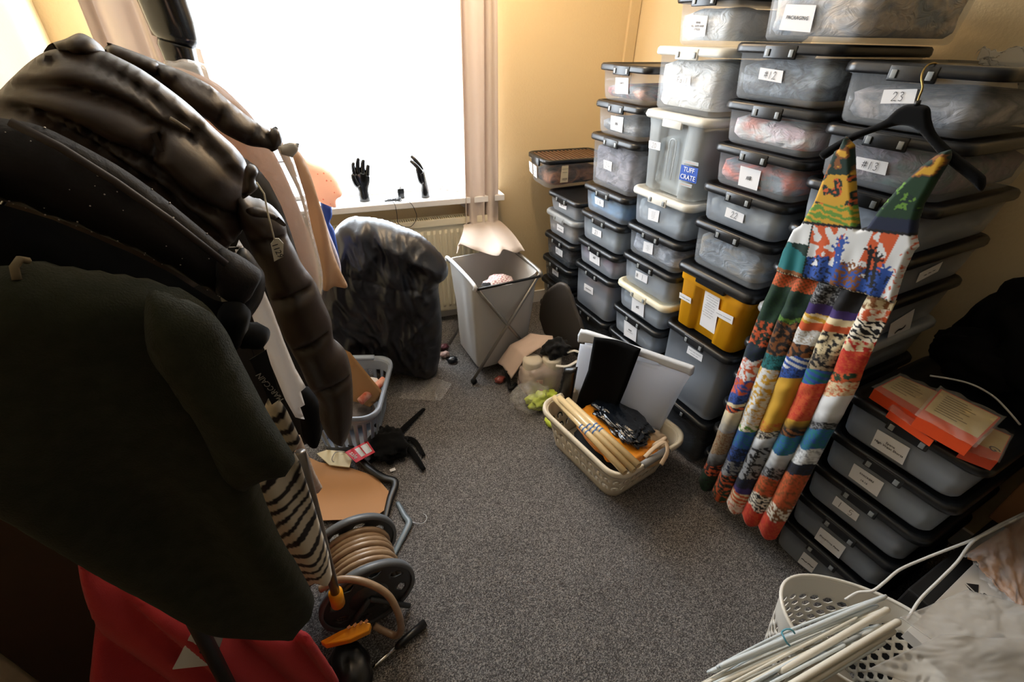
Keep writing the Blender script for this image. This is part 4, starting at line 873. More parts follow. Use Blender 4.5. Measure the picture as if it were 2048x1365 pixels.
cl = [(0.957,2.579,0.83)][0]
def cloth_sill():
    a0 = Vector([(0.917,2.71,0.83)][0]); a1 = Vector([(1.022,2.596,0.83)][0])
    def f(u, v):
        p = a0.lerp(a1, u); s = v*.26
        if s < .14: q = p+Vector((0.04, .05, 0))*(1-s/.14)+Vector((0, 0, .012+.014*abs(math.sin(u*9+v*11))))
        else: q = p+WN*(.028+.01*math.sin(u*14))+Vector((0, 0, .010-(s-.14)*.8*(.5+u*.5)))
        return q
    return grid_me(f, 26, 26, .003)
top('cloth', cloth_sill(), mat('grey_white_cloth', '#d6cfcd', .9, trans=.3), 'crumpled pale cloth hanging over the sill edge beside the curtain', 'cloth')

# ================================================================ black bin-liner covered garments
BIN = mat('black_polythene', '#15161d', .34, spec=.5, bump=.2, bscale=24, stretch=(1, 1, .9))
t = thing('black_plastic_bag', 'large black plastic sack over clothes leaning in front of the radiator', 'bag', (.42, 2.1, .3))
def bf(u, z): return .012*math.sin(u*15+z*5)+.04*math.sin(max(0, z)*4)
link('sack', sheet_me([(-0.298,0.748),(-0.25,0.841),(-0.192,0.892),(-0.134,0.903),(-0.035,0.884),(0.053,0.85),(0.143,0.811),(0.215,0.745),(0.262,0.677),(0.263,0.608),(0.217,0.562),(0.215,0.451),(0.217,0.328),(0.201,0.165),(0.165,-0.002),(0.096,-0.034),(-0.042,0.013),(-0.155,0.008),(-0.211,0.097),(-0.31,0.148),(-0.392,0.203),(-0.412,0.363),(-0.364,0.536)], (.45, 2.12), -20, t=.085, er=.10, res=.0085, seams=[[(-0.297,0.696),(-0.163,0.652),(0,0.599),(0.172,0.564),(0.261,0.566)]], sd=.16, sw=.04, fold=bf, crease=.050, cscale=11, seed=3, sharp=True), BIN, t)
link('drooping_corner', sheet_me([(0.104,0.713),(0.181,0.69),(0.188,0.636),(0.168,0.599),(0.132,0.606),(0.103,0.64)], (.5, 2.05), -20, t=.03, er=.02, res=.007, crease=.006), BIN, t)
SCUFF = mat('crinkled_clear_film', '#cfcac6', .15, alpha=.14, spec=.9, bump=.6, bscale=60)
m = grid_me(lambda u, v: (lambda p: Vector((p.x, p.y, .004+.014*abs(noise.noise(Vector((u*7, v*7, 1)))))))(Vector([(0.445,2.137,0)][0]).lerp(Vector([(0.635,1.884,0)][0]), u).lerp(Vector([(0.34,1.888,-0)][0]).lerp(Vector([(0.523,1.777,0)][0]), u), v)), 40, 30, .0008)
top('plastic_film', m, SCUFF, 'crinkled clear plastic film lying on the carpet in front of the black sack', 'plastic film')

# ================================================================ laundry bin
FAB = mat('grey_white_bin_fabric', '#c9c5c0', .9, bump=.15, bscale=500, trans=.15); ALU = mat('grey_tube_metal', '#8e8b86', .4, metal=.6)
bx0, bx1, by0, by1, bz = .765, 1.135, 1.85, 2.21, .60
bin_ = thing('laundry_bin', 'grey fabric folding laundry bin on crossed tube legs under the curtain', 'laundry bin', (.95, 2.03, 0))
def bag_ring(k, z, ins):
    q = rrect(by1-by0-2*ins, bx1-bx0-2*ins, .035, z, 5, (bx0+bx1)/2, (by0+by1)/2); q = resample3(q, .01)
    return [p for p in q]
rings = []
for i, z in enumerate((.06, .065, .08, .15, .25, .35, .45, .52, .56, .585, .60, .602, .598, .56, .50, .40, .25, .10, .075)):
    outer = i <= 11; ins = .03*(1-(z-.06)/.54)+ (0 if outer else .006)
    q = bag_ring(i, z, ins)
    for p in q:
        n = noise.noise(Vector((p.x*14, p.y*14, z*4))); dx = (p.x-.95); dy = (p.y-2.03); L_ = math.hypot(dx, dy)
        k = .010*n*math.sin(math.pi*min(1, max(0, (z-.06)/.54)))
        p.x += dx/L_*k; p.y += dy/L_*k
    # front rim sags between the legs
    for p in q:
        if z > .5 and p.y < by0+.05: p.z -= .035*(z-.5)/.1*max(0, 1-abs((p.x-.95)/.17)**2)
    rings.append(q)
link('fabric_bag', MB().loft(rings, True, True).me(), FAB, bin_)
fy = by0-.010
for x0_, x1_ in ((bx0-.02, bx1), (bx1+.02, bx0)):
    link('leg', MB().tube([(x0_, fy, .035), (x1_, fy, bz), ], .009, 10).me(), ALU, bin_)
    link('leg', MB().tube([(x0_, by1+.010, .035), (x1_, by1+.010, bz)], .009, 10).me(), ALU, bin_)
for x in (bx0, bx1): link('rim_tube', MB().tube(spline([(x, fy, bz-.02), (x, fy+.01, bz+.005), (x, (by0+by1)/2, bz+.012), (x, by1, bz+.005), (x, by1+.01, bz-.02)], 6), .010, 10).me(), ALU if x > 1 else mat('white_rim_sleeve', '#d8dade', .7), bin_)
link('cross_rod', MB().tube([(bx0+.01, fy-.012, bz-.012), (bx1-.01, fy-.012, bz-.012)], .007, 8).me(), mat('black_rod', '#0d0d0e', .4), bin_)
for x in (bx0-.02, bx1+.02):
    link('castor', MB().lathe([(.004, -.010), (.016, -.009), (.018, 0), (.016, .009), (.004, .010)], (0, 0, 0), 18, Matrix.Translation((x, fy, .019)) @ Matrix.Rotation(math.pi/2, 4, 'X')).me(), mat('black_rubber', '#0c0c0c', .5), bin_)
t = thing('clothes_bundle', 'small bundle of black, white and pink checked clothes inside the laundry bin', 'clothes', (.93, 1.99, .42))
link('black_garment', lump_me((.88, 1.95, .47), (.07, .06, .07), 3, .3, 2, 1), mat('black_cotton', '#101014', .9), t)
link('white_garment', lump_me((.95, 1.94, .455), (.08, .06, .065), 3, .3, 2, 4), mat('white_cotton', '#d9d3d2', .9), t)
CHK = bpy.data.materials.new('pink_check_cotton'); CHK.use_nodes = True
_ck = CHK.node_tree.nodes.new('ShaderNodeTexChecker'); _ck.inputs['Scale'].default_value = 90; _ck.inputs[1].default_value = lin('#b98a8c'); _ck.inputs[2].default_value = lin('#e6d8d4')
_tc = CHK.node_tree.nodes.new('ShaderNodeTexCoord'); CHK.node_tree.links.new(_tc.outputs['Object'], _ck.inputs[0]); CHK.node_tree.links.new(_ck.outputs[0], CHK.node_tree.nodes['Principled BSDF'].inputs[0])
link('checked_garment', lump_me((.97, 1.99, .49), (.09, .07, .06), 3, .3, 2, 7), CHK, t)
link('packed_lining', lump_me((.95, 2.05, .25), (.14, .13, .17), 3, .15, 2, 9), mat('grey_cotton', '#6f6a68', .9), t)
# dark folded lid leaning behind the bin
t = top('bin_lid', sheet_me([(0.039,0.367),(0.129,0.483),(0.183,0.512),(0.233,0.493),(0.287,0.407),(0.353,0.311),(0.387,0.196),(0.167,0.081),(0.031,0.194)], (1.24, 2.02), -75, t=.012, er=.012, res=.01, curve=True), mat('grey_plastic_lid', '#4a4541', .5), 'dark grey rounded plastic panel leaning between the laundry bin and the boxes', 'lid')

# ================================================================ dress on its hanger, hooked over a box lid
XD = 1.335
HPOLY = [(-0.643,1.487),(-0.635,1.498),(-0.621,1.507),(-0.592,1.51),(-0.575,1.505),(-0.561,1.483),(-0.543,1.462),(-0.517,1.444),(-0.479,1.424),(-0.427,1.399),(-0.416,1.389),(-0.411,1.374),(-0.416,1.366),(-0.445,1.382),(-0.501,1.409),(-0.55,1.441),(-0.582,1.46),(-0.612,1.465),(-0.641,1.455),(-0.692,1.425),(-0.728,1.392),(-0.754,1.363),(-0.77,1.365),(-0.772,1.379),(-0.718,1.428),(-0.675,1.455),(-0.653,1.471)]
hg = thing('clothes_hanger', 'black velvet hanger hooked over a box lid, holding the patterned dress', 'hanger', (XD, -HPOLY[0][0], HPOLY[0][1]))
link('shoulder_frame', sheet_me(HPOLY, (XD, 0), -90, t=.012, er=.010, res=.006), VEL, hg)
hk = [(1.335,0.603,1.512),(1.335,0.605,1.523),(1.335,0.607,1.542),(1.34,0.619,1.558),(1.352,0.628,1.572),(1.368,0.632,1.583),(1.385,0.629,1.587),(1.398,0.628,1.584),(1.404,0.63,1.58)]
link('hook', MB().tube(spline(hk, 5), .0022, 6).me(), mat('gold_wire', '#9a8450', .35, metal=1), hg)
link('hook_collar', MB().tube([(1.335,0.602,1.506),(1.335,0.604,1.517)], .006, 10).me(), BMETAL, hg)
HEX = {k: lin(v) for k, v in dict(w='#d3d6d8', o='#c4562c', r='#b82c22', y='#c2962e', g='#173620', G='#5f8a34', t='#1b6b70', b='#2b4f9e', n='#16203a', k='#141214', p='#3c2a66', c='#d6c6a0', u='#7a4a22', s='#9a8a70', h='#8b8d90', z='#e4dccb', d='#0f2a22').items()}
def spot(p, sc, seed): return noise.noise(Vector((p[0]*sc, p[1]*sc, seed)))
def mixc(a, b, t): return tuple(a[i]*(1-t)+b[i]*t for i in range(4))
def pat(kind, u, z, v, s):
    """print of one patch: a plain tone, or two tones as blotches, stripes, lace or palms"""
    k = kind.split('.'); a = HEX[k[0]]
    if len(k) == 1: return a
    b = HEX[k[2]]; n = spot((u, z), 75, s); n2 = spot((u, z), 210, s+3)
    if k[1] == 'blot': return mixc(a, b, max(0, min(1, .5+(n+.45*n2-.05)*5)))
    if k[1] == 'fine': return mixc(a, b, max(0, min(1, .25+(n2*.8+.5*n)*2.2)))
    if k[1] == 'str': return b if math.sin(z*330+n*.6) > 0 else a
    if k[1] == 'zeb': return b if math.sin(z*420+n*5+u*90) > .1 else a
    if k[1] == 'grad': return mixc(a, b, max(0, min(1, v+.3*n)))
    if k[1] == 'palm': return b if (n*1.2+.6*n2 > .22 or abs(((u*18) % 1)-.5+.2*n) < .06) else a
    if k[1] == 'check': return b if math.sin(z*500)*math.sin(u*500) > .1 else a
    if k[1] == 'vert': return b if math.sin(u*210+n*2.4) > .25 else a
    return a
BANDS = [
 [(0,'o.check.u'),(.05,'g.fine.d'),(.20,'d.blot.o'),(.30,'n.fine.d'),(.36,'w.blot.o'),(.44,'o.blot.b'),(.50,'b.fine.n'),(.545,'c'),(.56,'o.str.n'),(.585,'c.grad.h'),(.68,'s.fine.u'),(.78,'h.grad.k'),(.84,'k.blot.o'),(.90,'g.fine.k')],
 [(0,'o.check.u'),(.06,'d.fine.g'),(.17,'G.fine.d'),(.19,'k.blot.u'),(.33,'t.fine.d'),(.39,'w.blot.y'),(.58,'w.fine.y'),(.64,'z.blot.G'),(.67,'b.fine.t'),(.74,'n.fine.b'),(.80,'h.blot.n'),(.87,'d.blot.o'),(.94,'g.blot.o')],
 [(0,'k.fine.h'),(.09,'p'),(.14,'c.str.y'),(.18,'o'),(.21,'w.fine.s'),(.27,'u.blot.k'),(.33,'w.str.b'),(.38,'b.fine.n'),(.42,'y'),(.62,'y.fine.o'),(.66,'k.fine.z'),(.69,'w.grad.h'),(.73,'h.palm.k'),(.86,'n.fine.k'),(.90,'p'),(.92,'c.str.o'),(.96,'z.fine.o')],
 [(0,'k'),(.10,'p'),(.14,'c'),(.17,'o'),(.20,'c.blot.k'),(.30,'s.blot.k'),(.38,'t.str.b'),(.44,'o.fine.r'),(.60,'y.grad.k'),(.64,'u.str.k'),(.67,'t.fine.b'),(.74,'w.grad.h'),(.80,'k.fine.h'),(.84,'o.blot.u'),(.90,'z.zeb.k'),(.95,'r.fine.o')],
 [(0,'c.blot.u'),(.06,'z.blot.o'),(.12,'z.zeb.k'),(.22,'c.blot.r'),(.27,'r.fine.o'),(.38,'g.blot.o'),(.42,'c.fine.o'),(.49,'w'),(.56,'w.grad.h'),(.60,'k.fine.h'),(.63,'t.fine.b'),(.71,'w.fine.h'),(.77,'k.fine.n'),(.81,'o.fine.u'),(.91,'u.zeb.z'),(.95,'r.fine.o')]]
SL = [(-0.76,1.037),(-0.763,0.894),(-0.762,0.736),(-0.761,0.557),(-0.758,0.384),(-0.755,0.189),(-0.758,0.068)]
SR = [(-0.447,1.088),(-0.44,1.003),(-0.433,0.902),(-0.425,0.793),(-0.423,0.636),(-0.419,0.447),(-0.411,0.128)]
def lerpz(P, v):
    x = v*(len(P)-1); i = min(len(P)-2, int(x)); t = x-i
    return (P[i][0]*(1-t)+P[i+1][0]*t, P[i][1]*(1-t)+P[i+1][1]*t)
def skirt():
    NU, NV = 110, 250
    def f(u, v):
        a = lerpz(SL, v); b = lerpz(SR, v); U = a[0]+(b[0]-a[0])*u; z = a[1]+(b[1]-a[1])*u
        amp = .006+.024*min(1, v*2.2); ph = (u*5+.03*math.sin(v*7))
        off = amp*(abs(math.sin(ph*math.pi))**.7)+.006*math.sin(u*31+v*5)*(1-v)+.004*noise.noise(Vector((u*8, v*20, 1)))
        z += .012*math.sin(ph*math.pi*2)*max(0, v-.9)/.1
        return Vector((XD-.012-off, -U, z))
    me = grid_me(f, NU, NV)
    a = me.attributes.new('pattern', 'FLOAT_COLOR', 'POINT')
    for j in range(NV):
        for i in range(NU):
            u, v = i/(NU-1), j/(NV-1); k = min(4, int(u*5)); vj = v+.012*noise.noise(Vector((u*11, v*9, 5)))
            B = BANDS[k]; cur = 0
            for q in range(len(B)):
                if vj >= B[q][0]: cur = q
            p = f(u, v); e = B[cur+1][0] if cur+1 < len(B) else 1
            a.data[j*NU+i].color = pat(B[cur][1], -p.y, p.z, (vj-B[cur][0])/max(.01, e-B[cur][0]), k*7+cur)
    b = bmesh.new(); b.from_mesh(me); bmesh.ops.solidify(b, geom=b.faces[:], thickness=.003); b.to_mesh(me); b.free()
    return me
DRS = vcol_mat('dress_print', rough=.7)
dr = thing('dress', 'long sleeveless patchwork-print dress on a black velvet hanger, in front of the boxes', 'dress', (XD, -SL[0][0], .8))
link('skirt', skirt(), DRS, dr)
def bodice():
    sh = [(-0.718,1.397),(-0.717,1.427),(-0.689,1.411),(-0.657,1.344),(-0.623,1.277),(-0.593,1.226),(-0.578,1.238),(-0.569,1.29),(-0.552,1.345),(-0.532,1.392),(-0.509,1.427),(-0.493,1.436),(-0.485,1.417),(-0.488,1.371),(-0.49,1.317),(-0.484,1.282),(-0.473,1.249),(-0.459,1.227),(-0.463,1.213),(-0.459,1.155),(-0.445,1.083),(-0.489,1.079),(-0.561,1.067),(-0.622,1.062),(-0.7,1.043),(-0.761,1.034),(-0.764,1.101),(-0.755,1.172),(-0.74,1.189),(-0.728,1.261),(-0.728,1.327),(-0.727,1.39)]
    me = sheet_me(sh, (XD, 0), -90, t=.016, er=.012, res=.0031, curve=False, fold=lambda u, z: .018+.004*math.sin(u*130+z*20)*max(0, min(1, (1.2-z)*6)))
    a = me.attributes.new('pattern', 'FLOAT_COLOR', 'POINT')
    Y0 = [(-0.756,1.184),(-0.583,1.221),(-0.462,1.243)]
    W = [(-0.756,1.039),(-0.446,1.086)]
    hands = [([(-0.617,1.164)][0], 'b'), ([(-0.54,1.186)][0], 'k'), ([(-0.494,1.153)][0], 'b'), ([(-0.521,1.173)][0], 'k'), ([(-0.613,1.186)][0], 'b')]
    left = [(-0.706,1.197),(-0.674,1.066)]
    for i, p in enumerate(me.vertices):
        u, z = -p.co.y, p.co.z; n = spot((u, z), 45, 1); n2 = spot((u, z), 130, 2)
        yk = Y0[0][1]+(Y0[2][1]-Y0[0][1])*(u-Y0[0][0])/(Y0[2][0]-Y0[0][0])+.012
        wz = W[0][1]+(W[1][1]-W[0][1])*(u-W[0][0])/(W[1][0]-W[0][0]); t = (z-wz)/max(.02, yk-wz)
        ul = left[0][0]+(left[1][0]-left[0][0])*(1-min(1, max(0, t)))
        if z > yk+.13: c = 'o' if z > yk+.235 else ('d' if n > -.05 else ('y' if n < -.25 else 'u'))
        elif z > yk+.055: c = ('y' if n > -.1 else ('o' if n2 > .1 else 'd')) if u < -.62 else ('g' if n > -.1 else ('d' if n2 > 0 else 'G'))
        elif z > yk+.004: c = ('G' if math.sin(z*420+n*6) > -.3 else 'y') if u < -.60 else ('n' if z < yk+.035 else 'g')
        elif z > yk-.003: c = 'k'
        elif u < ul: c = ('w' if t > .62 else ('d' if t > .5+.2*n else 't')) if t > .1 else 'u'
        elif abs(u-ul) < .004: c = 'd'
        else:
            c = 'w'
            if n > -.02 and t > .2 and u < -.615: c = 'o'
            if -.555 < u < -.50 and n > -.12 and t > .15: c = 'o'
            if u > -.48 and n2 > .3: c = 'o'
            if t < .42+.25*n and u < -.475: c = 'b' if n2 > -.12 else 'n'
            if t < .5+.2*n2 and -.60 < u < -.53 and n2 < .05: c = 'u'
            for (hu, hz), hc in hands:
                dx, dz = (u-hu), (z-hz); r = math.hypot(dx, dz); an = math.atan2(dz, dx)
                if r < .008 or (r < .018 and dz > -.004 and math.sin(an*7) > .2) or (abs(dx+.25*dz) < .0045 and -.07 < dz < 0): c = hc
        if 0 <= t < .035: c = 'c' if math.sin(u*700) > 0 else 'k'
        a.data[i].color = HEX[c]
    return me
link('bodice', bodice(), DRS, dr)

# ================================================================ cream laundry basket and what lies in it
CREAM = mat('cream_basket_plastic', '#ddd0b8', .4); 
def basket(name, label, cx, cy, rot, W0, L0, W1, L1, H, m, holes, rimw=.016, handles=None, handle_m=None, rad=.07, group=None):
    """W along local y, L along local x; 0 at the foot, 1 at the rim"""
    t = thing(name, label, 'basket', (cx, cy, 0), group)
    Mx = Matrix.Translation((cx, cy, 0)) @ Matrix.Rotation(math.radians(rot), 4, 'Z')
    N = 144
    r0 = resample3(rrect(W0, L0, rad*.8, 0, 6), 1) ; r1 = resample3(rrect(W1, L1, rad, 0, 6), 1); n = len(r0)
    per = sum((r1[(i+1) % n]-r1[i]).length for i in range(n))
    def mp(s, v):
        x = (s/per % 1)*n; i = int(x) % n; f = x-int(x)
        a = r0[i].lerp(r0[(i+1) % n], f); b = r1[i].lerp(r1[(i+1) % n], f); k = v/H
        p = a.lerp(b, k); return Mx @ Vector((p.x, p.y, .006+v))
    wall = perforated((0, per, 0, H), holes(per, H), mp, .012, .0025)
    link('slotted_wall', wall, m, t)
    link('floor_panel', MB().loft([[Mx @ Vector((p.x*k, p.y*k, z)) for p in r0] for z, k in ((.004, 1.0), (.008, 1.0))]).me(), m, t)
    rings = []
    for dx, dz in ((0, 0), (.5, .012), (1, .010), (1.1, -.006), (1.0, -.016), (.9, -.006), (.4, .002)):
        rings.append([Mx @ Vector((p.x*(1+dx*2*rimw/L1), p.y*(1+dx*2*rimw/W1), H+.006+dz)) for p in r1])
    mb = MB(); rr_ = rings+[rings[0]]; mb.loft(rr_, False, False)
    link('rim', mb.me(), m, t)
    if handles:
        for sx in handles:
            hm = MB(); P = [Mx @ Vector((sx*(L1/2+rimw*.55), y, H+.012)) for y in (-.075, -.03, .03, .075)]
            hm.tube(P, .0155, 12, flat=.75); link('handle_grip', hm.me(), handle_m or m, t)
    return t, mp, per
def arch_holes(per, H):
    out = []; n = int(per/.050)
    for i in range(n):
        s = (i+.5)*per/n
        for v0 in (.045, .100):
            q = [(s-.018, v0)]+[(s+.018*math.cos(a), v0+.016+.016*math.sin(a)) for a in [math.pi-k*math.pi/6 for k in range(7)]]+[(s+.018, v0), (s+.009, v0)]+[(s+.009*math.cos(a), v0+.012+.008*math.sin(a)) for a in [k*math.pi/4 for k in range(5)]]+[(s-.009, v0)]
            out.append(q)
    return out
CB = (1.089, 1.10)
basket('laundry_basket', 'cream laundry basket with arched slots, full of tubes and packets in front of the boxes', CB[0], CB[1], 97, .32, .41, .40, .49, .205, CREAM, arch_holes, handles=(-1,), handle_m=mat('grey_grip', '#77736d', .5))
# rolled paper tubes
KRAFT = mat('pale_gold_tube', '#d9bd8c', .35, coat=.3); BPR = mat('blue_print_band', '#2d5f9a', .5)
E0 = [(0.931,1.323,0.235),(0.933,1.288,0.262),(0.97,1.272,0.245)]; E1 = [(0.946,0.829,0.235),(0.98,0.818,0.24),(0.997,0.816,0.262)]
for k, lab in enumerate(('gold paper tube nearest the basket rim', 'gold paper tube in the middle of the three', 'gold paper tube lying highest of the three')):
    a, b = Vector(E0[k]), Vector(E1[k]); t = thing('paper_tube', lab, 'tube', a.lerp(b, .5), 'gold paper tubes in the cream basket')
    d = (b-a).normalized()
    M_ = Matrix.Translation(a) @ d.to_track_quat('Z', 'Y').to_matrix().to_4x4(); L_ = (b-a).length
    link('tube_wall', MB().lathe([(.009, 0), (.0135, 0), (.0135, L_), (.009, L_), (.009, L_-.05)], (0, 0, 0), 18, M_, False).me(), KRAFT, t)
    for f0 in (.43, .47, .51): link('printed_band', MB().lathe([(.0137, L_*f0), (.0137, L_*f0+.007)], (0, 0, 0), 18, M_, False).me(), BPR, t)
    link('end_plug', MB().lathe([(.0001, L_-.012), (.009, L_-.012)], (0, 0, 0), 18, M_, False).me(), mat('tube_core', '#b08a4a', .7), t)
ORG = mat('orange_packet_film', '#e08a22', .3, bump=.3, bscale=40, spec=.7)
top('packet', lump_me((1.075, 1.06, .185), (.12, .18, .026), 5, .22, 2.2, 4, sq=.6), ORG, 'orange plastic packet under the black garment in the cream basket', 'packet')
top('packet', lump_me((1.125, 1.07, .228), (.08, .14, .022), 5, .35, 2.6, 7, sq=.7), mat('clear_bagged_black', '#14181e', .18, spec=.8, bump=.4, bscale=40), 'black garment in a shiny clear bag on the orange packet', 'packet')
top('ribbon', sheet_me([(-0.062,0.178),(-0.022,0.208),(-0.026,0.188),(-0.053,0.16)], (1.04, .975), -52, t=.003, er=.003, res=.004), mat('green_ribbon', '#2f9a6a', .5), 'short green ribbon end on the bagged black garment', 'ribbon')
CANV = mat('beige_canvas', '#c4aa8c', .9, bump=.2, bscale=400)
bg = thing('tote_bag', 'beige canvas bag with looped handle at the grip end of the cream basket', 'bag', (1.2, .92, .2))
link('cloth', lump_me((1.205, .955, .165), (.06, .065, .05), 4, .3, 2, 3), CANV, bg)
link('handle', MB().tube(spline([(1.075,0.862,0.225),(1.128,0.869,0.25),(1.179,0.869,0.255),(1.163,0.833,0.24),(1.118,0.812,0.21)], 6), .009, 8, flat=.3).me(), CANV, bg)
link('fold', sheet_me([(-0.063,0.048),(-0.018,0.164),(0.029,0.245),(0.045,0.267),(0.058,0.253),(0.023,0.168),(-0.019,0.053)], (1.16, .92), -52, t=.012, er=.01, res=.007), CANV, bg)
top('card_block', lump_me([(1.158,0.905,0.15)][0], (.05, .04, .03), 3, .05, 2, 2, sq=.4), mat('buff_card', '#c9a878', .8), 'buff block deep in the cream basket beneath the canvas bag', 'card')
top('black_case', lump_me((1.085, 1.10, .075), (.125, .165, .055), 4, .12, 2, 5), mat('black_cloth_packing', '#0f0f12', .8), 'dark cloth filling the bottom of the cream basket', 'clothes', kind='stuff')
# frosted pouches standing up in the basket
FR2 = mat('frosted_pouch', '#eef1f7', .35, alpha=.88, spec=.6, trans=.65)
zp = thing('garment_pouch', 'frosted white zip pouches standing upright in the cream basket', 'pouch', (1.2, 1.18, .3))
def pfold(u, z): return .012*math.sin(u*16+1)+.01*math.sin(u*40)*max(0, .36-z)*4
link('front_pouch', sheet_me([(-0.256,0.469),(-0.045,0.488),(0.234,0.519),(0.198,0.359),(0.179,0.204),(0.163,0.127),(0.135,0.124),(0.097,0.14),(0.061,0.114),(0.03,0.064),(-0.023,0.087),(-0.079,0.116),(-0.268,0.09),(-0.263,0.303)], (1.20, 1.14), -60, t=.010, er=.02, res=.011, curve=False, fold=pfold), FR2, zp)
link('hem_band', sheet_me([(-0.076,0.128),(-0.016,0.102),(0.031,0.076),(0.061,0.125),(0.097,0.151),(0.135,0.135),(0.162,0.138),(0.159,0.179),(0.122,0.178),(0.086,0.195),(0.054,0.166),(0.027,0.126),(-0.016,0.147),(-0.069,0.183)], (1.195, 1.137), -60, t=.013, er=.01, res=.008, curve=False, fold=pfold), mat('frosted_hem', '#a9adb8', .4, alpha=.9), zp)
link('zip_rail', sheet_me([(-0.269,0.516),(-0.258,0.551),(-0.169,0.558),(0.032,0.558),(0.235,0.553),(0.238,0.519),(0.231,0.506),(0.04,0.516),(-0.171,0.505),(-0.267,0.479)], (1.195, 1.137), -60, t=.014, er=.008, res=.007, curve=False), mat('white_zip_rail', '#d5dae2', .4), zp)
link('rear_pouch', sheet_me([(-0.255,0.497),(0.012,0.514),(0.223,0.493),(0.173,0.162),(-0.248,0.105)], (1.245, 1.165), -60, t=.010, er=.02, res=.014, curve=False), FR2, zp)
def lf(u, z): return .010*math.sin(u*22)+.008
top('leggings', sheet_me([(-0.179,0.562),(-0.083,0.573),(0.024,0.579),(0.013,0.491),(-0.003,0.362),(-0.02,0.252),(-0.045,0.131),(-0.098,0.11),(-0.228,0.093),(-0.21,0.236),(-0.184,0.38)], (1.172, 1.122), -60, t=.012, er=.02, res=.010, curve=False, fold=lf, crease=.002), mat('black_jersey', '#060607', .95, spec=.15), 'black leggings draped over the frosted pouches', 'leggings')
top('black_box', sheet_me([(-0.121,0.355),(-0.054,0.389),(-0.061,0.221),(-0.068,0.09),(-0.082,-0.001),(-0.158,0.002),(-0.142,0.182)], (1.06, 1.26), -60, t=.02, er=.006, res=.012, curve=False), mat('black_card_gloss', '#0a0a0b', .35), 'flat black box on edge at the back end of the cream basket', 'box')
# ================================================================ soft goods pile by the laundry bin
PINKB = mat('pale_pink_cloth', '#d9bfae', .9, bump=.15, bscale=400, sheen=.1)
pr = thing('shorts', 'pale pink shorts draped over the kitchen roll pack beside the laundry bin', 'shorts', (.95, 1.72, .2))
pc = [Vector(p) for p in [(0.892,1.844,0.1),(0.966,1.839,0.2),(1.073,1.809,0.26),(1.165,1.726,0.27)]]
pd = [Vector(p) for p in [(0.905,1.702,0.08),(0.977,1.688,0.21),(1.057,1.672,0.26),(1.136,1.661,0.26)]]
def pinkf(u, v):
    x = u*3; i = min(2, int(x)); f = x-i; a = pc[i].lerp(pc[i+1], f); b = pd[i].lerp(pd[i+1], f); p = a.lerp(b, v)
    return p+Vector((0, 0, .012*math.sin(v*math.pi)+.008*noise.noise(Vector((u*5, v*4, 2)))))
link('cloth', grid_me(pinkf, 34, 20, .006), PINKB, pr)
link('black_waistband', MB().tube(spline([(0.9,1.754,0.1),(0.91,1.735,0.03),(0.896,1.694,0.02),(0.942,1.712,0.025)], 5), .010, 8).me(), mat('black_elastic', '#0d0d0e', .8), pr)
ROLL = mat('white_tissue', '#d9cdb8', .9)
kp = [(1.005,1.655,0.2)][0]
t = thing('kitchen_roll_pack', 'pack of white paper rolls in printed wrap under the pale pink shorts', 'paper rolls', (kp[0], kp[1], 0))
for k, (dx, dy) in enumerate(((0, 0), (.10, -.03))):
    link('paper_roll', MB().lathe([(.015, .21), (.045, .215), (.052, .205), (.052, .01), (.045, .0)], (kp[0]+dx, kp[1]+dy, .0), 28).me(), ROLL, t)
WRAP = mat('printed_clear_wrap', '#d9c4b8', .2, alpha=.5, spec=.8, bump=.4, bscale=40)
link('wrap', lump_me((kp[0]+.05, kp[1]-.015, .09), (.125, .085, .10), 4, .08, 3, 4, sq=.7), WRAP, t)
MAG = mat('magenta_print', '#b5567e', .6)
fr = ((kp[0]+.03, kp[1]-.105), -25, lambda z: .004)
label_on(t, [(-.075, .14), (-.02, .14), (-.02, .112), (-.075, .112)], fr, lines=('||||| |||',), ink=MAG, paper=mat('pinkish_print', '#d8bfb6', .6), name='barcode_panel', tsize=.02)
mm = MB().lathe([(.0001, .0), (.026, .0), (.026, .001)], (0, 0, 0), 24, Matrix.Translation((kp[0]-.005, kp[1]-.098, .055)) @ Matrix.Rotation(math.radians(-25), 4, 'Z') @ Matrix.Rotation(math.pi/2, 4, 'X')); link('printed_roundel', mm.me(), MAG, t, False)
BW = mat('black_wool', '#08080a', .95, sheen=.08)
bp_ = [(1.142,1.648,0.24)][0]
t = top('jumper', lump_me((bp_[0], bp_[1], .245), (.075, .06, .05), 4, .35, 2.2, 6), BW, 'bunched black knit on top of the paper rolls', 'jumper')
t = thing('white_strap_sandal', 'white strappy item tucked beside the black knit', 'strap', [(1.182,1.529,0.25)][0])
link('strap', MB().tube(spline([(1.175,1.592,0.24),(1.21,1.58,0.25),(1.226,1.557,0.25)], 4), .008, 8, flat=.5).me(), mat('white_strap', '#e2ddd4', .5), t)
link('sole', MB().tube(spline([(1.094,1.564,0.2),(1.141,1.529,0.205),(1.211,1.541,0.21)], 4), .010, 8, flat=.5).me(), mat('white_strap', '#e2ddd4', .5), t)
top('plastic_bag', lump_me([(0.936,1.545,0.06)][0], (.10, .085, .075), 4, .25, 2.5, 8, flat=-.058), mat('clear_bag_film', '#d9d6d2', .12, alpha=.22, spec=.9, bump=.6, bscale=30), 'clear plastic bag bulging on the carpet in front of the paper rolls', 'plastic bag')
NEON = mat('neon_yellow_fabric', '#cfe052', .7)
top('hi_vis_vest', lump_me([(1,1.524,0.035)][0], (.08, .06, .04), 4, .5, 2.6, 3, flat=-.033), NEON, 'neon yellow garment behind the cream basket', 'vest')
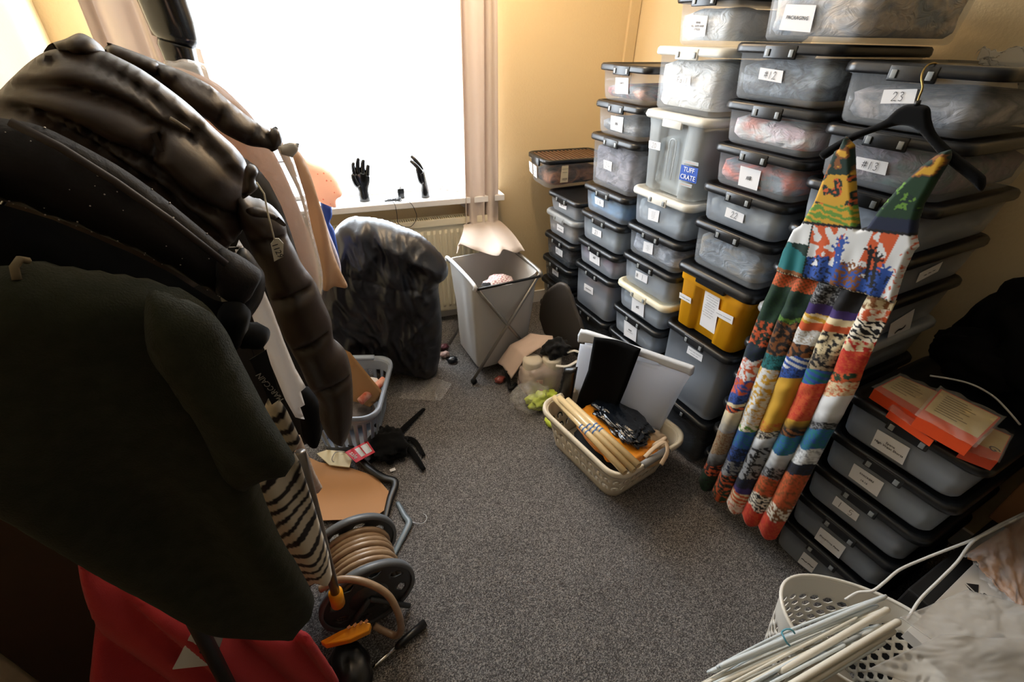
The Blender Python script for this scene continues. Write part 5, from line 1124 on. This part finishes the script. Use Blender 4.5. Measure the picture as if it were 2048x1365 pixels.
top('hi_vis_strip', lump_me([(0.953,1.378,0.02)][0], (.016, .035, .02), 3, .3, 2, 5, flat=-.018), NEON, 'neon yellow cloth end squeezed out beside the basket foot', 'cloth')
for k, (x, y, c, lab, nm) in enumerate(((888,700,'#6b3a44','shiny dark wrapper near the bin foot','wrapper'), (890,715,'#b99a94','pink scrap on the carpet by the black sack','scrap'), (905,725,'#20242a','clear bottle lying by the bin foot','bottle'), (1000,770,'#a05048','pink patterned scrap beside the bin castor','scrap'))):
    p = [(0.71,2.224,0),(0.688,2.147,0),(0.71,2.08,0),(0.882,1.79,0)][k]
    top(nm, lump_me((p[0], p[1], .02), (.03, .022, .02), 3, .35, 2.5, k, flat=-.018), mat('scrap_'+c[1:], c, .3, spec=.7), lab, nm)

# ================================================================ blue-grey basket by the rail, card and hangers on the carpet
BG = mat('blue_grey_plastic', '#8d97a8', .35)
def slot_holes(per, H):
    n = int(per/.040); out = []
    for i in range(n):
        s = (i+.5)*per/n; out.append([(s-.011, .03), (s+.011, .03), (s+.011, .19), (s-.011, .19)])
    return out
basket('laundry_basket', 'blue-grey slatted laundry basket half hidden by the brown puffer sleeve', .10, 1.79, 66, .24, .34, .32, .42, .245, BG, slot_holes, handles=(1,), handle_m=mat('pale_blue_grip', '#a9b8cc', .35))
top('cardboard_sheet', sheet_me([(0.024,0.454),(0.045,0.443),(0.125,0.299),(0.173,0.216),(0.026,0.068),(-0.043,0.107)], (.1, 1.80), -35, t=.004, er=.002, res=.02, curve=False), mat('tan_cardboard', '#b98a5a', .85), 'tan cardboard piece standing in the blue-grey basket', 'cardboard')
t = thing('shoe', 'white and orange item with small studs in the blue-grey basket', 'shoe', [(0.21,1.812,0.22)][0])
q_ = [(0.21,1.812,0.22)][0]
link('white_part', lump_me((q_[0]-.02, q_[1]+.01, .20), (.055, .045, .04), 3, .2, 2, 2), mat('white_plastic_gloss', '#e9e4e2', .4), t)
link('orange_part', MB().tube([(q_[0]-.08, q_[1]-.09, .20), (q_[0]+.055, q_[1]-.01, .225)], .019, 10).me(), mat('orange_red', '#d2512f', .5, col2='#e9b09a', nscale=30), t)
top('packed_linen', lump_me((.095, 1.785, .085), (.10, .075, .07), 3, .15, 2, 3), mat('mixed_linen', '#9a8f88', .9, col2='#5a5552', nscale=20), 'mixed linen filling the bottom of the blue-grey basket', 'linen', kind='stuff')
# second basket base below, beige
def bands_holes(per, H):
    n = int(per/.05); return [[((i+.5)*per/n-.014, .03), ((i+.5)*per/n+.014, .03), ((i+.5)*per/n+.014, .055), ((i+.5)*per/n-.014, .055)] for i in range(n)]
KR = mat('brown_card_sheet', '#b5855a', .8, bump=.05, bscale=30)
pl = [(-0.192,1.728),(-0.1,1.608),(0.014,1.521),(0.105,1.424),(0.135,1.322),(0.102,1.243),(0.043,1.221),(-0.143,1.301),(-0.201,1.446)]
top('cardboard_sheet', MB().prism(pl, lambda x, y: (x, y, .012+.03*max(0, .1-x)), lambda x, y: (x, y, .016+.03*max(0, .1-x))).me(), KR, 'flat brown cardboard sheet on the carpet beside the hose reel', 'cardboard', smooth=False)
cz = [(-0.103,1.653),(-0.059,1.655),(0.01,1.611),(0.031,1.546),(0.012,1.508),(-0.063,1.56)]
t = top('cream_card', MB().prism(cz, lambda x, y: (x, y, .030), lambda x, y: (x, y, .036)).me(), mat('cream_card', '#e3d6b4', .8), 'cream card with rounded corner under the small hook', 'card', smooth=False)
def hanger_flat(label, pts, hookpts, m, r=.011, flat=.55, hm=None, name='clothes_hanger', group=None):
    P = spline(pts, 6); c = sum(P, Vector())/len(P); t = thing(name, label, 'hanger', c, group)
    n = len(P); R = [r*(.75+.5*math.sin(math.pi*i/(n-1))) for i in range(n)]
    link('shoulder_bar', MB().tube(P, R, 10, flat=flat).me(), m, t)
    if hookpts: link('hook', MB().tube(spline(hookpts, 6), .0018, 6).me(), hm or STEEL, t)
    return t
hanger_flat('black velvet hanger arm pointing up the carpet towards the sack', [(0.429,1.752,0.012),(0.335,1.684,0.016),(0.271,1.634,0.02),(0.179,1.556,0.02),(0.1,1.512,0.02)], None, VEL, .013)
hanger_flat('black velvet hanger lying towards the room with its end on the carpet', [(0.172,1.705,0.05),(0.238,1.592,0.04),(0.281,1.5,0.025),(0.304,1.372,0.012)], None, VEL, .013)
hanger_flat('second black velvet hanger crossing under the first', [(0.147,1.655,0.04),(0.234,1.582,0.035),(0.31,1.561,0.02),(0.329,1.449,0.012)], None, VEL, .012)
hanger_flat('black hanger with small dark hook by the cream card', [(0.04,1.636,0.04),(0.077,1.498,0.03),(0.129,1.4,0.025),(0.17,1.355,0.02),(0.128,1.277,0.02),(0.078,1.177,0.015)], [(0.012,1.6,0.04),(-0.024,1.608,0.05),(-0.047,1.581,0.045),(-0.042,1.567,0.035),(-0.023,1.562,0.03)], mat('black_gloss_plastic', '#08080a', .35, spec=.5), .014)
hanger_flat('grey plastic hanger with steel hook flat on the carpet', [(0.154,1.261,0.008),(0.161,1.19,0.009),(0.169,1.148,0.01),(0.148,1.117,0.01),(0.114,1.08,0.009),(0.074,1.034,0.008)], [(0.175,1.152,0.01),(0.189,1.133,0.01),(0.214,1.117,0.011),(0.234,1.126,0.012),(0.238,1.145,0.012),(0.23,1.159,0.012)], mat('grey_hanger_plastic', '#5f6c74', .3), .011)
top('garment', lump_me([(0.194,1.561,0.04)][0], (.085, .10, .04), 4, .35, 2.2, 4, flat=-.03), VEL, 'black bunched garment among the hangers by the blue-grey basket', 'garment')
sg = [(0.011,1.57,0.07),(0.115,1.596,0.07),(0.131,1.522,0.06),(0.043,1.498,0.06)]
st = thing('sale_tag', 'red sale tag lying on the black hangers', 'tag', sg[0])
REDP = mat('red_card', '#d51f36', .5); 
S_ = [Vector(p) for p in sg]
cd = link('card', MB().add([p for p in S_]+[p-Vector((0, 0, .002)) for p in S_], [(0,1,2,3),(7,6,5,4),(0,4,5,1),(1,5,6,2),(2,6,7,3),(3,7,4,0)]).me(), REDP, st, False)
def onquad(S, u0, u1, v0, v1, lift): return [S[0].lerp(S[1], u).lerp(S[3].lerp(S[2], u), v)+Vector((0, 0, lift)) for u, v in ((u0, v0), (u1, v0), (u1, v1), (u0, v1))]
for u0, u1 in ((.36, .56), (.62, .92)):
    q = onquad(S_, u0, u1, .15, .85, .0012); link('price_panel', MB().add(q, [(0,1,2,3)]).me(), PAPER, cd, False)
m = text_me('sale', .030); ex = (S_[3]-S_[0]).normalized(); ey = (S_[1]-S_[0]); ey = (ey-ex*ey.dot(ex)).normalized(); ez = ex.cross(ey)
if ez.z < 0: ex = -ex; ez = ex.cross(ey)
cc = onquad(S_, .17, .17, .5, .5, .0016)[0]
m.transform(Matrix.Translation(cc) @ Matrix(((ex.x, ey.x, ez.x, 0), (ex.y, ey.y, ez.y, 0), (ex.z, ey.z, ez.z, 0), (0, 0, 0, 1)))); link('printed_lettering', m, mat('white_print', '#f4f4f4', .5), cd, False)
q_ = [(0.181,1.438,0.012)][0]; top('paper_scrap', MB().box((q_[0]-.012, q_[1]-.008, .003), (q_[0]+.012, q_[1]+.008, .006)).me(), PAPER, 'small white paper scrap beside the black garment', 'paper', smooth=False)

# ================================================================ hose reel
GRP = mat('dark_grey_plastic', '#3a3d3e', .4); HOSE = mat('tan_hose_rubber', '#a58a6c', .35, col2='#94785c', nscale=30, coat=.2); YLW = mat('yellow_handle_plastic', '#e8980f', .4)
c0 = Vector([(-0.033,0.848,0.155)][0]); c1 = Vector((c0.x-.010, c0.y+.185, .155)); ax = (c1-c0).normalized()
M0 = Matrix.Translation(c0) @ ax.to_track_quat('Z', 'Y').to_matrix().to_4x4(); LR = (c1-c0).length
reel = thing('hose_reel', 'garden hose reel with tan hose, dark flanges and yellow crank beside the clothes rail', 'hose reel', (c0.x, c0.y, 0))
def flange(z0, nm):
    R = .142
    def mp(s, v):
        a = s/.142; return M0 @ Vector((v*math.cos(a), v*math.sin(a), z0))
    holes = []
    for k in range(8):
        a = (k+.4)*math.pi/4*.142; holes.append([(a-.030, .100), (a-.012, .086), (a+.014, .092), (a+.028, .112), (a+.010, .118), (a-.014, .114)])
    me = perforated((0, 2*math.pi*.142, .018, R), holes, mp, .010, .004)
    f = link(nm, me, GRP, reel)
    link('flange_rim', MB().loft([[M0 @ Vector((r*math.cos(q*math.pi/32), r*math.sin(q*math.pi/32), z0+z)) for q in range(64)] for r, z in ((.136, -.010), (.146, -.012), (.148, 0), (.146, .012), (.136, .010), (.136, -.010))], False, False).me(), mat('grey_rim_plastic', '#62666a', .4), f)
flange(0, 'near_flange'); flange(LR, 'far_flange')
link('drum', MB().lathe([(.06, -.006), (.06, LR+.006)], (0, 0, 0), 28, M0).me(), GRP, reel)
pts = []; turns = 8
for layer, rr_ in ((0, .085), (1, .105)):
    for i in range(turns*28+1):
        a = 2*math.pi*i/28; z = .018+(LR-.036)*((i/(turns*28)) if layer == 0 else 1-(i/(turns*28))); pts.append(M0 @ Vector(((rr_+.004*math.sin(a*.37+layer))*math.cos(a), (rr_+.004*math.sin(a*.37+layer))*math.sin(a), z)))
link('hose_coil', MB().tube(pts, .0105, 8).me(), HOSE, reel)
# loose turn of hose round the near face
P = spline([(-0.149,0.843,0.3),(-0.092,0.834,0.32),(-0.031,0.801,0.31),(0.018,0.76,0.27),(0.033,0.728,0.2),(0.029,0.731,0.1),(0.01,0.749,0.05),(-0.021,0.776,0.06),(-0.041,0.792,0.08)], 8)
link('hose_loose_turn', MB().tube(P, .0105, 10).me(), HOSE, reel)
pp = [(-0.104,0.74,0.38),(-0.103,0.745,0.428),(-0.077,0.77,0.899)]
link('carry_handle_tube', MB().tube([pp[0], pp[2]], .0115, 12).me(), mat('grey_tube', '#6d665f', .3, metal=.5), reel)
d_ = (Vector(pp[2])-Vector(pp[0])).normalized(); b0 = Vector(pp[0])
link('yellow_collar', MB().tube([b0-d_*.012, b0+d_*.040], .0175, 14).me(), YLW, reel)
hp = [Vector(p) for p in [(-0.177,0.736,0.24),(-0.123,0.734,0.25),(-0.063,0.731,0.25),(-0.043,0.718,0.245),(-0.052,0.703,0.24),(-0.104,0.706,0.235),(-0.167,0.724,0.23)]]
v0 = [p for p in hp]+[p-Vector((0, 0, .022)) for p in hp]; n_ = len(hp)
me = MB().add(v0, [tuple(range(n_)), tuple(range(2*n_-1, n_-1, -1))]+[(i, i+n_, (i+1) % n_+n_, (i+1) % n_) for i in range(n_)]).me(bevel=.003)
crank = link('crank_handle', me, YLW, reel, False)
for x in (702, 714, 726, 737):
    pass
sl_ = [Vector(p) for p in [(-0.099,0.73,0.252),(-0.083,0.729,0.252),(-0.067,0.727,0.252),(-0.053,0.724,0.252)]]
for p in sl_: link('grip_slot', MB().box((-.0045, -.004, -.0005), (.0045, .004, .0012), Matrix.Translation(p) @ Matrix.Rotation(math.radians(20), 4, 'Z')).me(), mat('dark_orange_slot', '#8a4d06', .6), crank, False)
for nm, a, b in (('support_leg', (-.11, -.012, -.142), (0, -.012, 0)), ('support_leg', (.11, -.012, -.142), (0, -.012, 0)), ('support_leg', (-.11, LR+.012, -.142), (0, LR+.012, 0)), ('support_leg', (.11, LR+.012, -.142), (0, LR+.012, 0))):
    link(nm, MB().tube([c0+Vector(a), c0+Vector(b)], .009, 8).me(), GRP, reel)
# long black stick with a bright tip
s0, s1 = Vector([(-0.075,0.708,0.016)][0]), Vector([(0.108,0.76,0.016)][0])
stk = thing('umbrella', 'slim black folded umbrella with bright metal tip on the carpet by the hose reel', 'umbrella', s0.lerp(s1, .5))
link('shaft', MB().tube([s0.lerp(s1, .42), s0.lerp(s1, .5), s1], [.007, .012, .013], 12).me(), mat('black_grip_plastic', '#101113', .3), stk)
link('metal_tip', MB().tube([s0, s0.lerp(s1, .06), s0.lerp(s1, .42)], [.004, .006, .007], 10).me(), mat('bright_steel', '#d8d4cc', .15, metal=1), stk)
top('shoe', lump_me([(-0.135,0.712,0.05)][0], (.06, .09, .045), 4, .15, 2, 2, flat=-.04), mat('black_leather', '#0a0a0a', .4), 'black shoe half hidden beneath the red skirt hem', 'shoe')

# ================================================================ near right: white basket, white hangers, parcels
WB = mat('white_basket_plastic', '#e2ddd2', .35)
def white_basket():
    cx, cy, H = 1.045, .075, .40; t = thing('basket', 'tall oval white basket with diamond holes under the bundle of white hangers', 'basket', (cx, cy, 0))
    Mx = Matrix.Translation((cx, cy, 0)) @ Matrix.Rotation(math.radians(-45), 4, 'Z')
    a1, b1, a0, b0 = .185, .135, .13, .095
    def mp(s, v):
        k = v/H; a = a0+(a1-a0)*k; b = b0+(b1-b0)*k; q = 2*math.pi*s
        return Mx @ Vector((a*math.cos(q), b*math.sin(q), .006+v+.018*math.cos(2*q)*k))
    holes = []; n = 30
    for r in range(10):
        for i in range(n):
            s = (i+.5*(r % 2)+.25)/n; v = .05+r*.029
            if s+.011 > 1 or s-.011 < 0: continue
            holes.append([(s-.0125, v), (s-.005, v+.0115), (s+.005, v+.0115), (s+.0125, v), (s+.005, v-.0115), (s-.005, v-.0115)])
    link('pierced_wall', perforated((0, 1, 0, H), holes, mp, .011, .003), WB, t)
    link('floor_panel', MB().loft([[mp(q/48, 0)+Vector((0, 0, z)) for q in range(48)] for z in (-.002, .004)]).me(), WB, t)
    link('rim', MB().tube([mp(q/72, H) for q in range(72)], .005, 8, closed=True).me(), WB, t)
    top('packed_linen', lump_me((cx, cy, .12), (.09, .08, .09), 3, .2, 2, 6), mat('pale_packing', '#b9b2a8', .9), 'pale soft packing in the bottom of the white basket', 'linen', kind='stuff')
white_basket()
WH = mat('white_hanger_plastic', '#dcd6c8', .35); WH2 = mat('bluish_hanger_plastic', '#cfd6d8', .35)
rods = [((1772,1193,.545),(1440,1335,.53),.0075,1),((1756,1212,.535),(1420,1345,.52),.006,1),((1778,1218,.56),(1560,1345,.54),.0095,0),((1735,1225,.52),(1400,1372,.51),.005,0),((1700,1250,.535),(1390,1390,.52),.005,0),((1660,1262,.53),(1420,1372,.52),.0045,1),((1720,1258,.545),(1450,1390,.53),.005,0),((1800,1243,.565),(1560,1385,.55),.010,0),((1790,1262,.55),(1590,1385,.54),.008,0),((1690,1290,.55),(1500,1390,.54),.005,1),((1640,1275,.515),(1380,1385,.505),.005,0),((1760,1250,.53),(1520,1375,.52),.006,1),((1715,1236,.54),(1440,1380,.53),.004,0),((1742,1240,.55),(1470,1385,.54),.0045,1),((1680,1272,.54),(1440,1395,.53),.004,0),((1745,1275,.55),(1540,1390,.54),.005,0),((1650,1288,.53),(1420,1392,.52),.004,0),((1770,1285,.545),(1610,1380,.535),.006,1)]
RP = [(1.054,0.081,0.545),(0.596,0.157,0.53),(1.023,0.078,0.535),(0.575,0.161,0.52),(1.015,0.061,0.56),(0.694,0.093,0.54),(1,0.082,0.52),(0.543,0.154,0.51),(0.922,0.083,0.535),(0.517,0.146,0.52),(0.873,0.096,0.53),(0.556,0.144,0.52),(0.925,0.067,0.545),(0.566,0.118,0.53),(1.004,0.035,0.565),(0.657,0.069,0.55),(0.987,0.029,0.55),(0.691,0.056,0.54),(0.859,0.062,0.55),(0.606,0.094,0.54),(0.852,0.099,0.515),(0.518,0.156,0.505),(0.988,0.052,0.53),(0.647,0.095,0.52),(0.948,0.084,0.54),(0.564,0.128,0.53),(0.963,0.067,0.55),(0.583,0.11,0.54),(0.875,0.079,0.54),(0.554,0.119,0.53),(0.928,0.044,0.55),(0.642,0.076,0.54),(0.838,0.084,0.53),(0.543,0.131,0.52),(0.947,0.026,0.545),(0.716,0.05,0.535)]
for i, (a_, b_, r_, c_) in enumerate(rods):
    a, b = Vector(RP[2*i]), Vector(RP[2*i+1]); d = (b-a).normalized()
    t = thing('clothes_hanger', 'white plastic hanger in the bundle lying over the white basket', 'hanger', a.lerp(b, .5), 'white hangers bundled over the white basket')
    m_ = (WH, WH2)[c_]; dn = Vector((d.y, -d.x, 0))*.02+Vector((0, 0, -.045))
    r_ *= .72; link('trouser_bar', MB().tube([a, a.lerp(b, .02), a.lerp(b, .98), b], [r_*.6, r_, r_, r_*.6], 10).me(), m_, t)
    link('shoulder_bar', MB().tube(spline([a, a+d*.02+dn*.3, a.lerp(b, .5)+dn*1.2, b-d*.02+dn*.3, b], 6), r_*.6, 8).me(), m_, t)
ring = MB().tube([Vector([(0.766,0.125,0.55)][0])+Vector((.016*math.cos(q*math.pi/9), .016*math.sin(q*math.pi/9), .004*math.sin(q))) for q in range(12)], .002, 6)
top('size_ring', ring.me(), mat('turquoise_plastic', '#4f93a6', .4), 'small turquoise size ring on the white hangers', 'ring')
# parcels in the near corner
t = thing('cardboard_box', 'black carton between the low box stack and the white parcel', 'box', (1.4, .0, 0))
link('carton', MB().box((1.24, -.36, 0), (1.98, .075, .43)).me(bevel=.004), mat('black_carton', '#100f0f', .6), t, False)
WQ = [Vector(p) for p in [(1.087,0.018,0.47),(1.433,0.029,0.47),(1.386,-0.117,0.47),(1.088,-0.124,0.47)]]
pb = thing('parcel', 'white parcel box with black arrow logo in the near corner', 'parcel', WQ[0])
link('carton', MB().add(WQ+[p-Vector((0, 0, .03)) for p in WQ], [(0,1,2,3),(7,6,5,4),(0,4,5,1),(1,5,6,2),(2,6,7,3),(3,7,4,0)]).me(), mat('white_card', '#d8d5d0', .6), pb, False)
lg1 = [(1.349,0.012,0.471),(1.374,-0.005,0.471),(1.338,-0.018,0.471),(1.343,-0.009,0.471)]; lg2 = [(1.344,0.013,0.471),(1.34,-0.008,0.471),(1.33,-0.019,0.471),(1.334,-0.005,0.471)]
l1 = link('printed_logo', MB().add(lg1, [(0,1,2,3)]).me(), INK, pb, False); link('printed_logo', MB().add(lg2, [(0,1,2,3)]).me(), INK, pb, False)
m = text_me('SC', .022); m.transform(Matrix.Translation([(1.35,-0.03,0.471)][0]) @ Matrix.Rotation(math.radians(-115), 4, 'Z')); link('printed_lettering', m, INK, pb, False)
m = text_me('C', .012); m.transform(Matrix.Translation([(1.333,-0.026,0.471)][0]) @ Matrix.Rotation(math.radians(-115), 4, 'Z')); link('printed_lettering', m, INK, pb, False)
def paperf(q, amp, sc, seed, z=0):
    Q = [Vector(p) for p in q]
    return lambda u, v: Q[0].lerp(Q[1], u).lerp(Q[3].lerp(Q[2], u), v)+Vector((0, 0, z+amp*noise.noise(Vector((u*sc, v*sc, seed)))+amp*.5*abs(noise.noise(Vector((u*sc*2.3, v*sc*2, seed+4))))))
bpq = [(1.412,0.051,0.5),(1.704,0.032,0.52),(1.324,-0.117,0.52),(1.379,-0.017,0.5)]
t = thing('packing_paper', 'crumpled brown packing paper in clear film at the right edge', 'paper', bpq[0])
link('paper', grid_me(paperf(bpq, .016, 4, 2), 40, 40, .002), mat('brown_kraft_paper', '#9b6c45', .8, col2='#8a5c38', nscale=12), t)
link('clear_film', grid_me(paperf([(1.377,0.06,0.53),(1.711,0.036,0.545),(1.29,-0.124,0.545),(1.317,-0.022,0.53)], .02, 5, 6), 40, 40, .0008), SCUFF, t)
pbq = [(1.01,0.064,0.6),(1.205,0.016,0.6),(1.233,-0.105,0.62),(1.029,-0.158,0.62)]
pq2 = [(0.824,0.017,0.6),(1.032,-0.026,0.61),(1.223,-0.1,0.62),(1.017,-0.169,0.62)]
POLY2 = mat('cloudy_polythene', '#bdb9b2', .3, alpha=.42, spec=.6, bump=.2, bscale=14)
t = thing('polythene_bag', 'cloudy clear polythene bag spread over the parcels in the near corner', 'bag', pbq[0])
link('film', grid_me(paperf([(1.013,0.039,0.565),(1.217,0.002,0.57),(1.288,-0.105,0.6),(1.021,-0.164,0.6)], .008, 4, 8), 50, 50, .001), POLY2, t)
link('folded_edge', grid_me(paperf([(0.827,0.012,0.585),(1.018,-0.02,0.6),(1.172,-0.117,0.62),(0.985,-0.162,0.6)], .007, 3, 5), 40, 40, .001), POLY2, t)
top('garment', lump_me([(1.165,-0.121,0.52)][0], (.07, .05, .03), 3, .2, 2, 6), mat('grey_knit', '#4f4c4a', .9), 'dark grey garment inside the polythene bag at the bottom corner', 'garment')
CABLE = mat('white_cable', '#d9d7d2', .4)
top('cable', MB().tube(spline([(1.695,0.034,0.53),(1.56,0.051,0.53),(1.459,0.062,0.52),(1.388,0.079,0.5),(1.318,0.096,0.48),(1.234,0.11,0.47),(1.173,0.11,0.46),(1.14,0.113,0.44),(1.118,0.13,0.42),(1.087,0.136,0.4)], 8), .0035, 8).me(), CABLE, 'white cable trailing across the black carton into the white basket', 'cable')
top('cable', MB().tube(spline([(1.676,0.032,0.535),(1.518,0.052,0.53),(1.44,0.06,0.52),(1.373,0.051,0.49),(1.283,0.047,0.485),(1.185,0.043,0.48),(1.11,0.031,0.475)], 8), .0035, 8).me(), CABLE, 'second white cable running down beside the white parcel', 'cable')
top('cable', MB().tube(spline([(1.617,0.376,0.8),(1.643,0.328,0.81),(1.664,0.288,0.81),(1.675,0.246,0.8),(1.666,0.21,0.79),(1.673,0.164,0.76)], 8), .0028, 8).me(), CABLE, 'thin white cable arching over the orange packets', 'cable')
t = thing('cardboard_box', 'brown cardboard carton at the right edge beyond the low stack', 'box', (1.9, .0, .43))
link('carton', MB().box((1.70, -.30, .431), (2.03, .085, .62)).me(bevel=.003), mat('brown_cardboard', '#8a5f3d', .85), t, False)
# black coats heaped on the rear of the low stack
hp_ = thing('coat', 'black coat heaped against the right wall above the low stack', 'coat', (1.84, .10, .8))
link('cloth', lump_me((1.85, .05, .93), (.17, .36, .24), 5, .22, 1.8, 3), mat('black_coat_cloth', '#0a090a', .9, spec=.2), hp_)
link('sleeve', lump_me((1.76, .33, .84), (.07, .12, .08), 4, .25, 2.2, 5, flat=-.075), mat('black_coat_cloth', '#0a090a'), hp_)
# orange packets
OP = mat('orange_card', '#d8491a', .45); CP = mat('cream_print_card', '#d6bd84', .6, col2='#c9ae74', nscale=20)
def packet(q, th, label, lines, ori=0, orange_edge=.22):
    Q = [Vector(p) for p in q]; t = thing('packet', label, 'packet', Q[0], 'orange hosiery packets on the low stack')
    D = Vector((0, 0, th)); link('carton', MB().add(Q+[p-D for p in Q], [(0,1,2,3),(7,6,5,4),(0,4,5,1),(1,5,6,2),(2,6,7,3),(3,7,4,0)]).me(), OP, t, False)
    f = onquad(Q, .03, .97, .03, 1-orange_edge, .0008); pn = link('cream_panel', MB().add(f, [(0,1,2,3)]).me(), CP, t, False)
    L = MB()
    for i in range(lines):
        v = .12+.6*i/lines; g = onquad(Q, .15, .15+.6*(.6+.4*((i*7 % 5)/5)), v, v+.018, .0014); L.add(g, [(0,1,2,3)])
    if lines:
        o_ = link('printed_text_lines', L.me(), mat('brown_print', '#6a5320', .7), pn, False); o_['kind'] = 'stuff'
    Z = Q[0].lerp(Q[2], .5)
    F = [Z+(p-Z)*1.10+Vector((0, 0, .004)) for p in Q]
    link('clear_sleeve', grid_me(paperf(F, .006, 5, lines), 24, 24, .0006), mat('packet_film', '#dcd6cc', .1, alpha=.12, spec=.9, bump=.5, bscale=60), t)
packet([(1.543,0.418,0.795),(1.564,0.317,0.795),(1.39,0.288,0.795),(1.407,0.417,0.795)], .034, 'orange and cream packet at the window end of the low stack lid', 6)
packet([(1.489,0.365,0.782),(1.485,0.263,0.782),(1.351,0.233,0.782),(1.367,0.349,0.782)], .022, 'mostly orange packet lying under the other two', 0, orange_edge=.9)
packet([(1.526,0.318,0.826),(1.533,0.186,0.826),(1.346,0.17,0.826),(1.342,0.287,0.826)], .036, 'orange and cream packet lying topmost with lines of print', 9)
packet([(1.524,0.205,0.792),(1.537,0.15,0.792),(1.394,0.123,0.792),(1.368,0.183,0.792)], .030, 'cream packet with dark letter at the near end of the lid', 0, orange_edge=.3)
m = text_me('G', .03); m.transform(Matrix.Translation([(1.436,0.148,0.794)][0]) @ Matrix.Rotation(math.radians(-120), 4, 'Z')); o_ = link('printed_lettering', m, INK, bpy.data.objects['packet.005'] if 'packet.005' in bpy.data.objects else None, False)
top('polythene_sheet', grid_me(paperf([(1.75,0.71,1.601),(1.75,0.609,1.626),(1.75,0.547,1.523),(1.75,0.685,1.574)], .03, 3, 3), 30, 30, .001), POLY2, 'loose polythene on top of the twenty-three box near the wall', 'polythene')
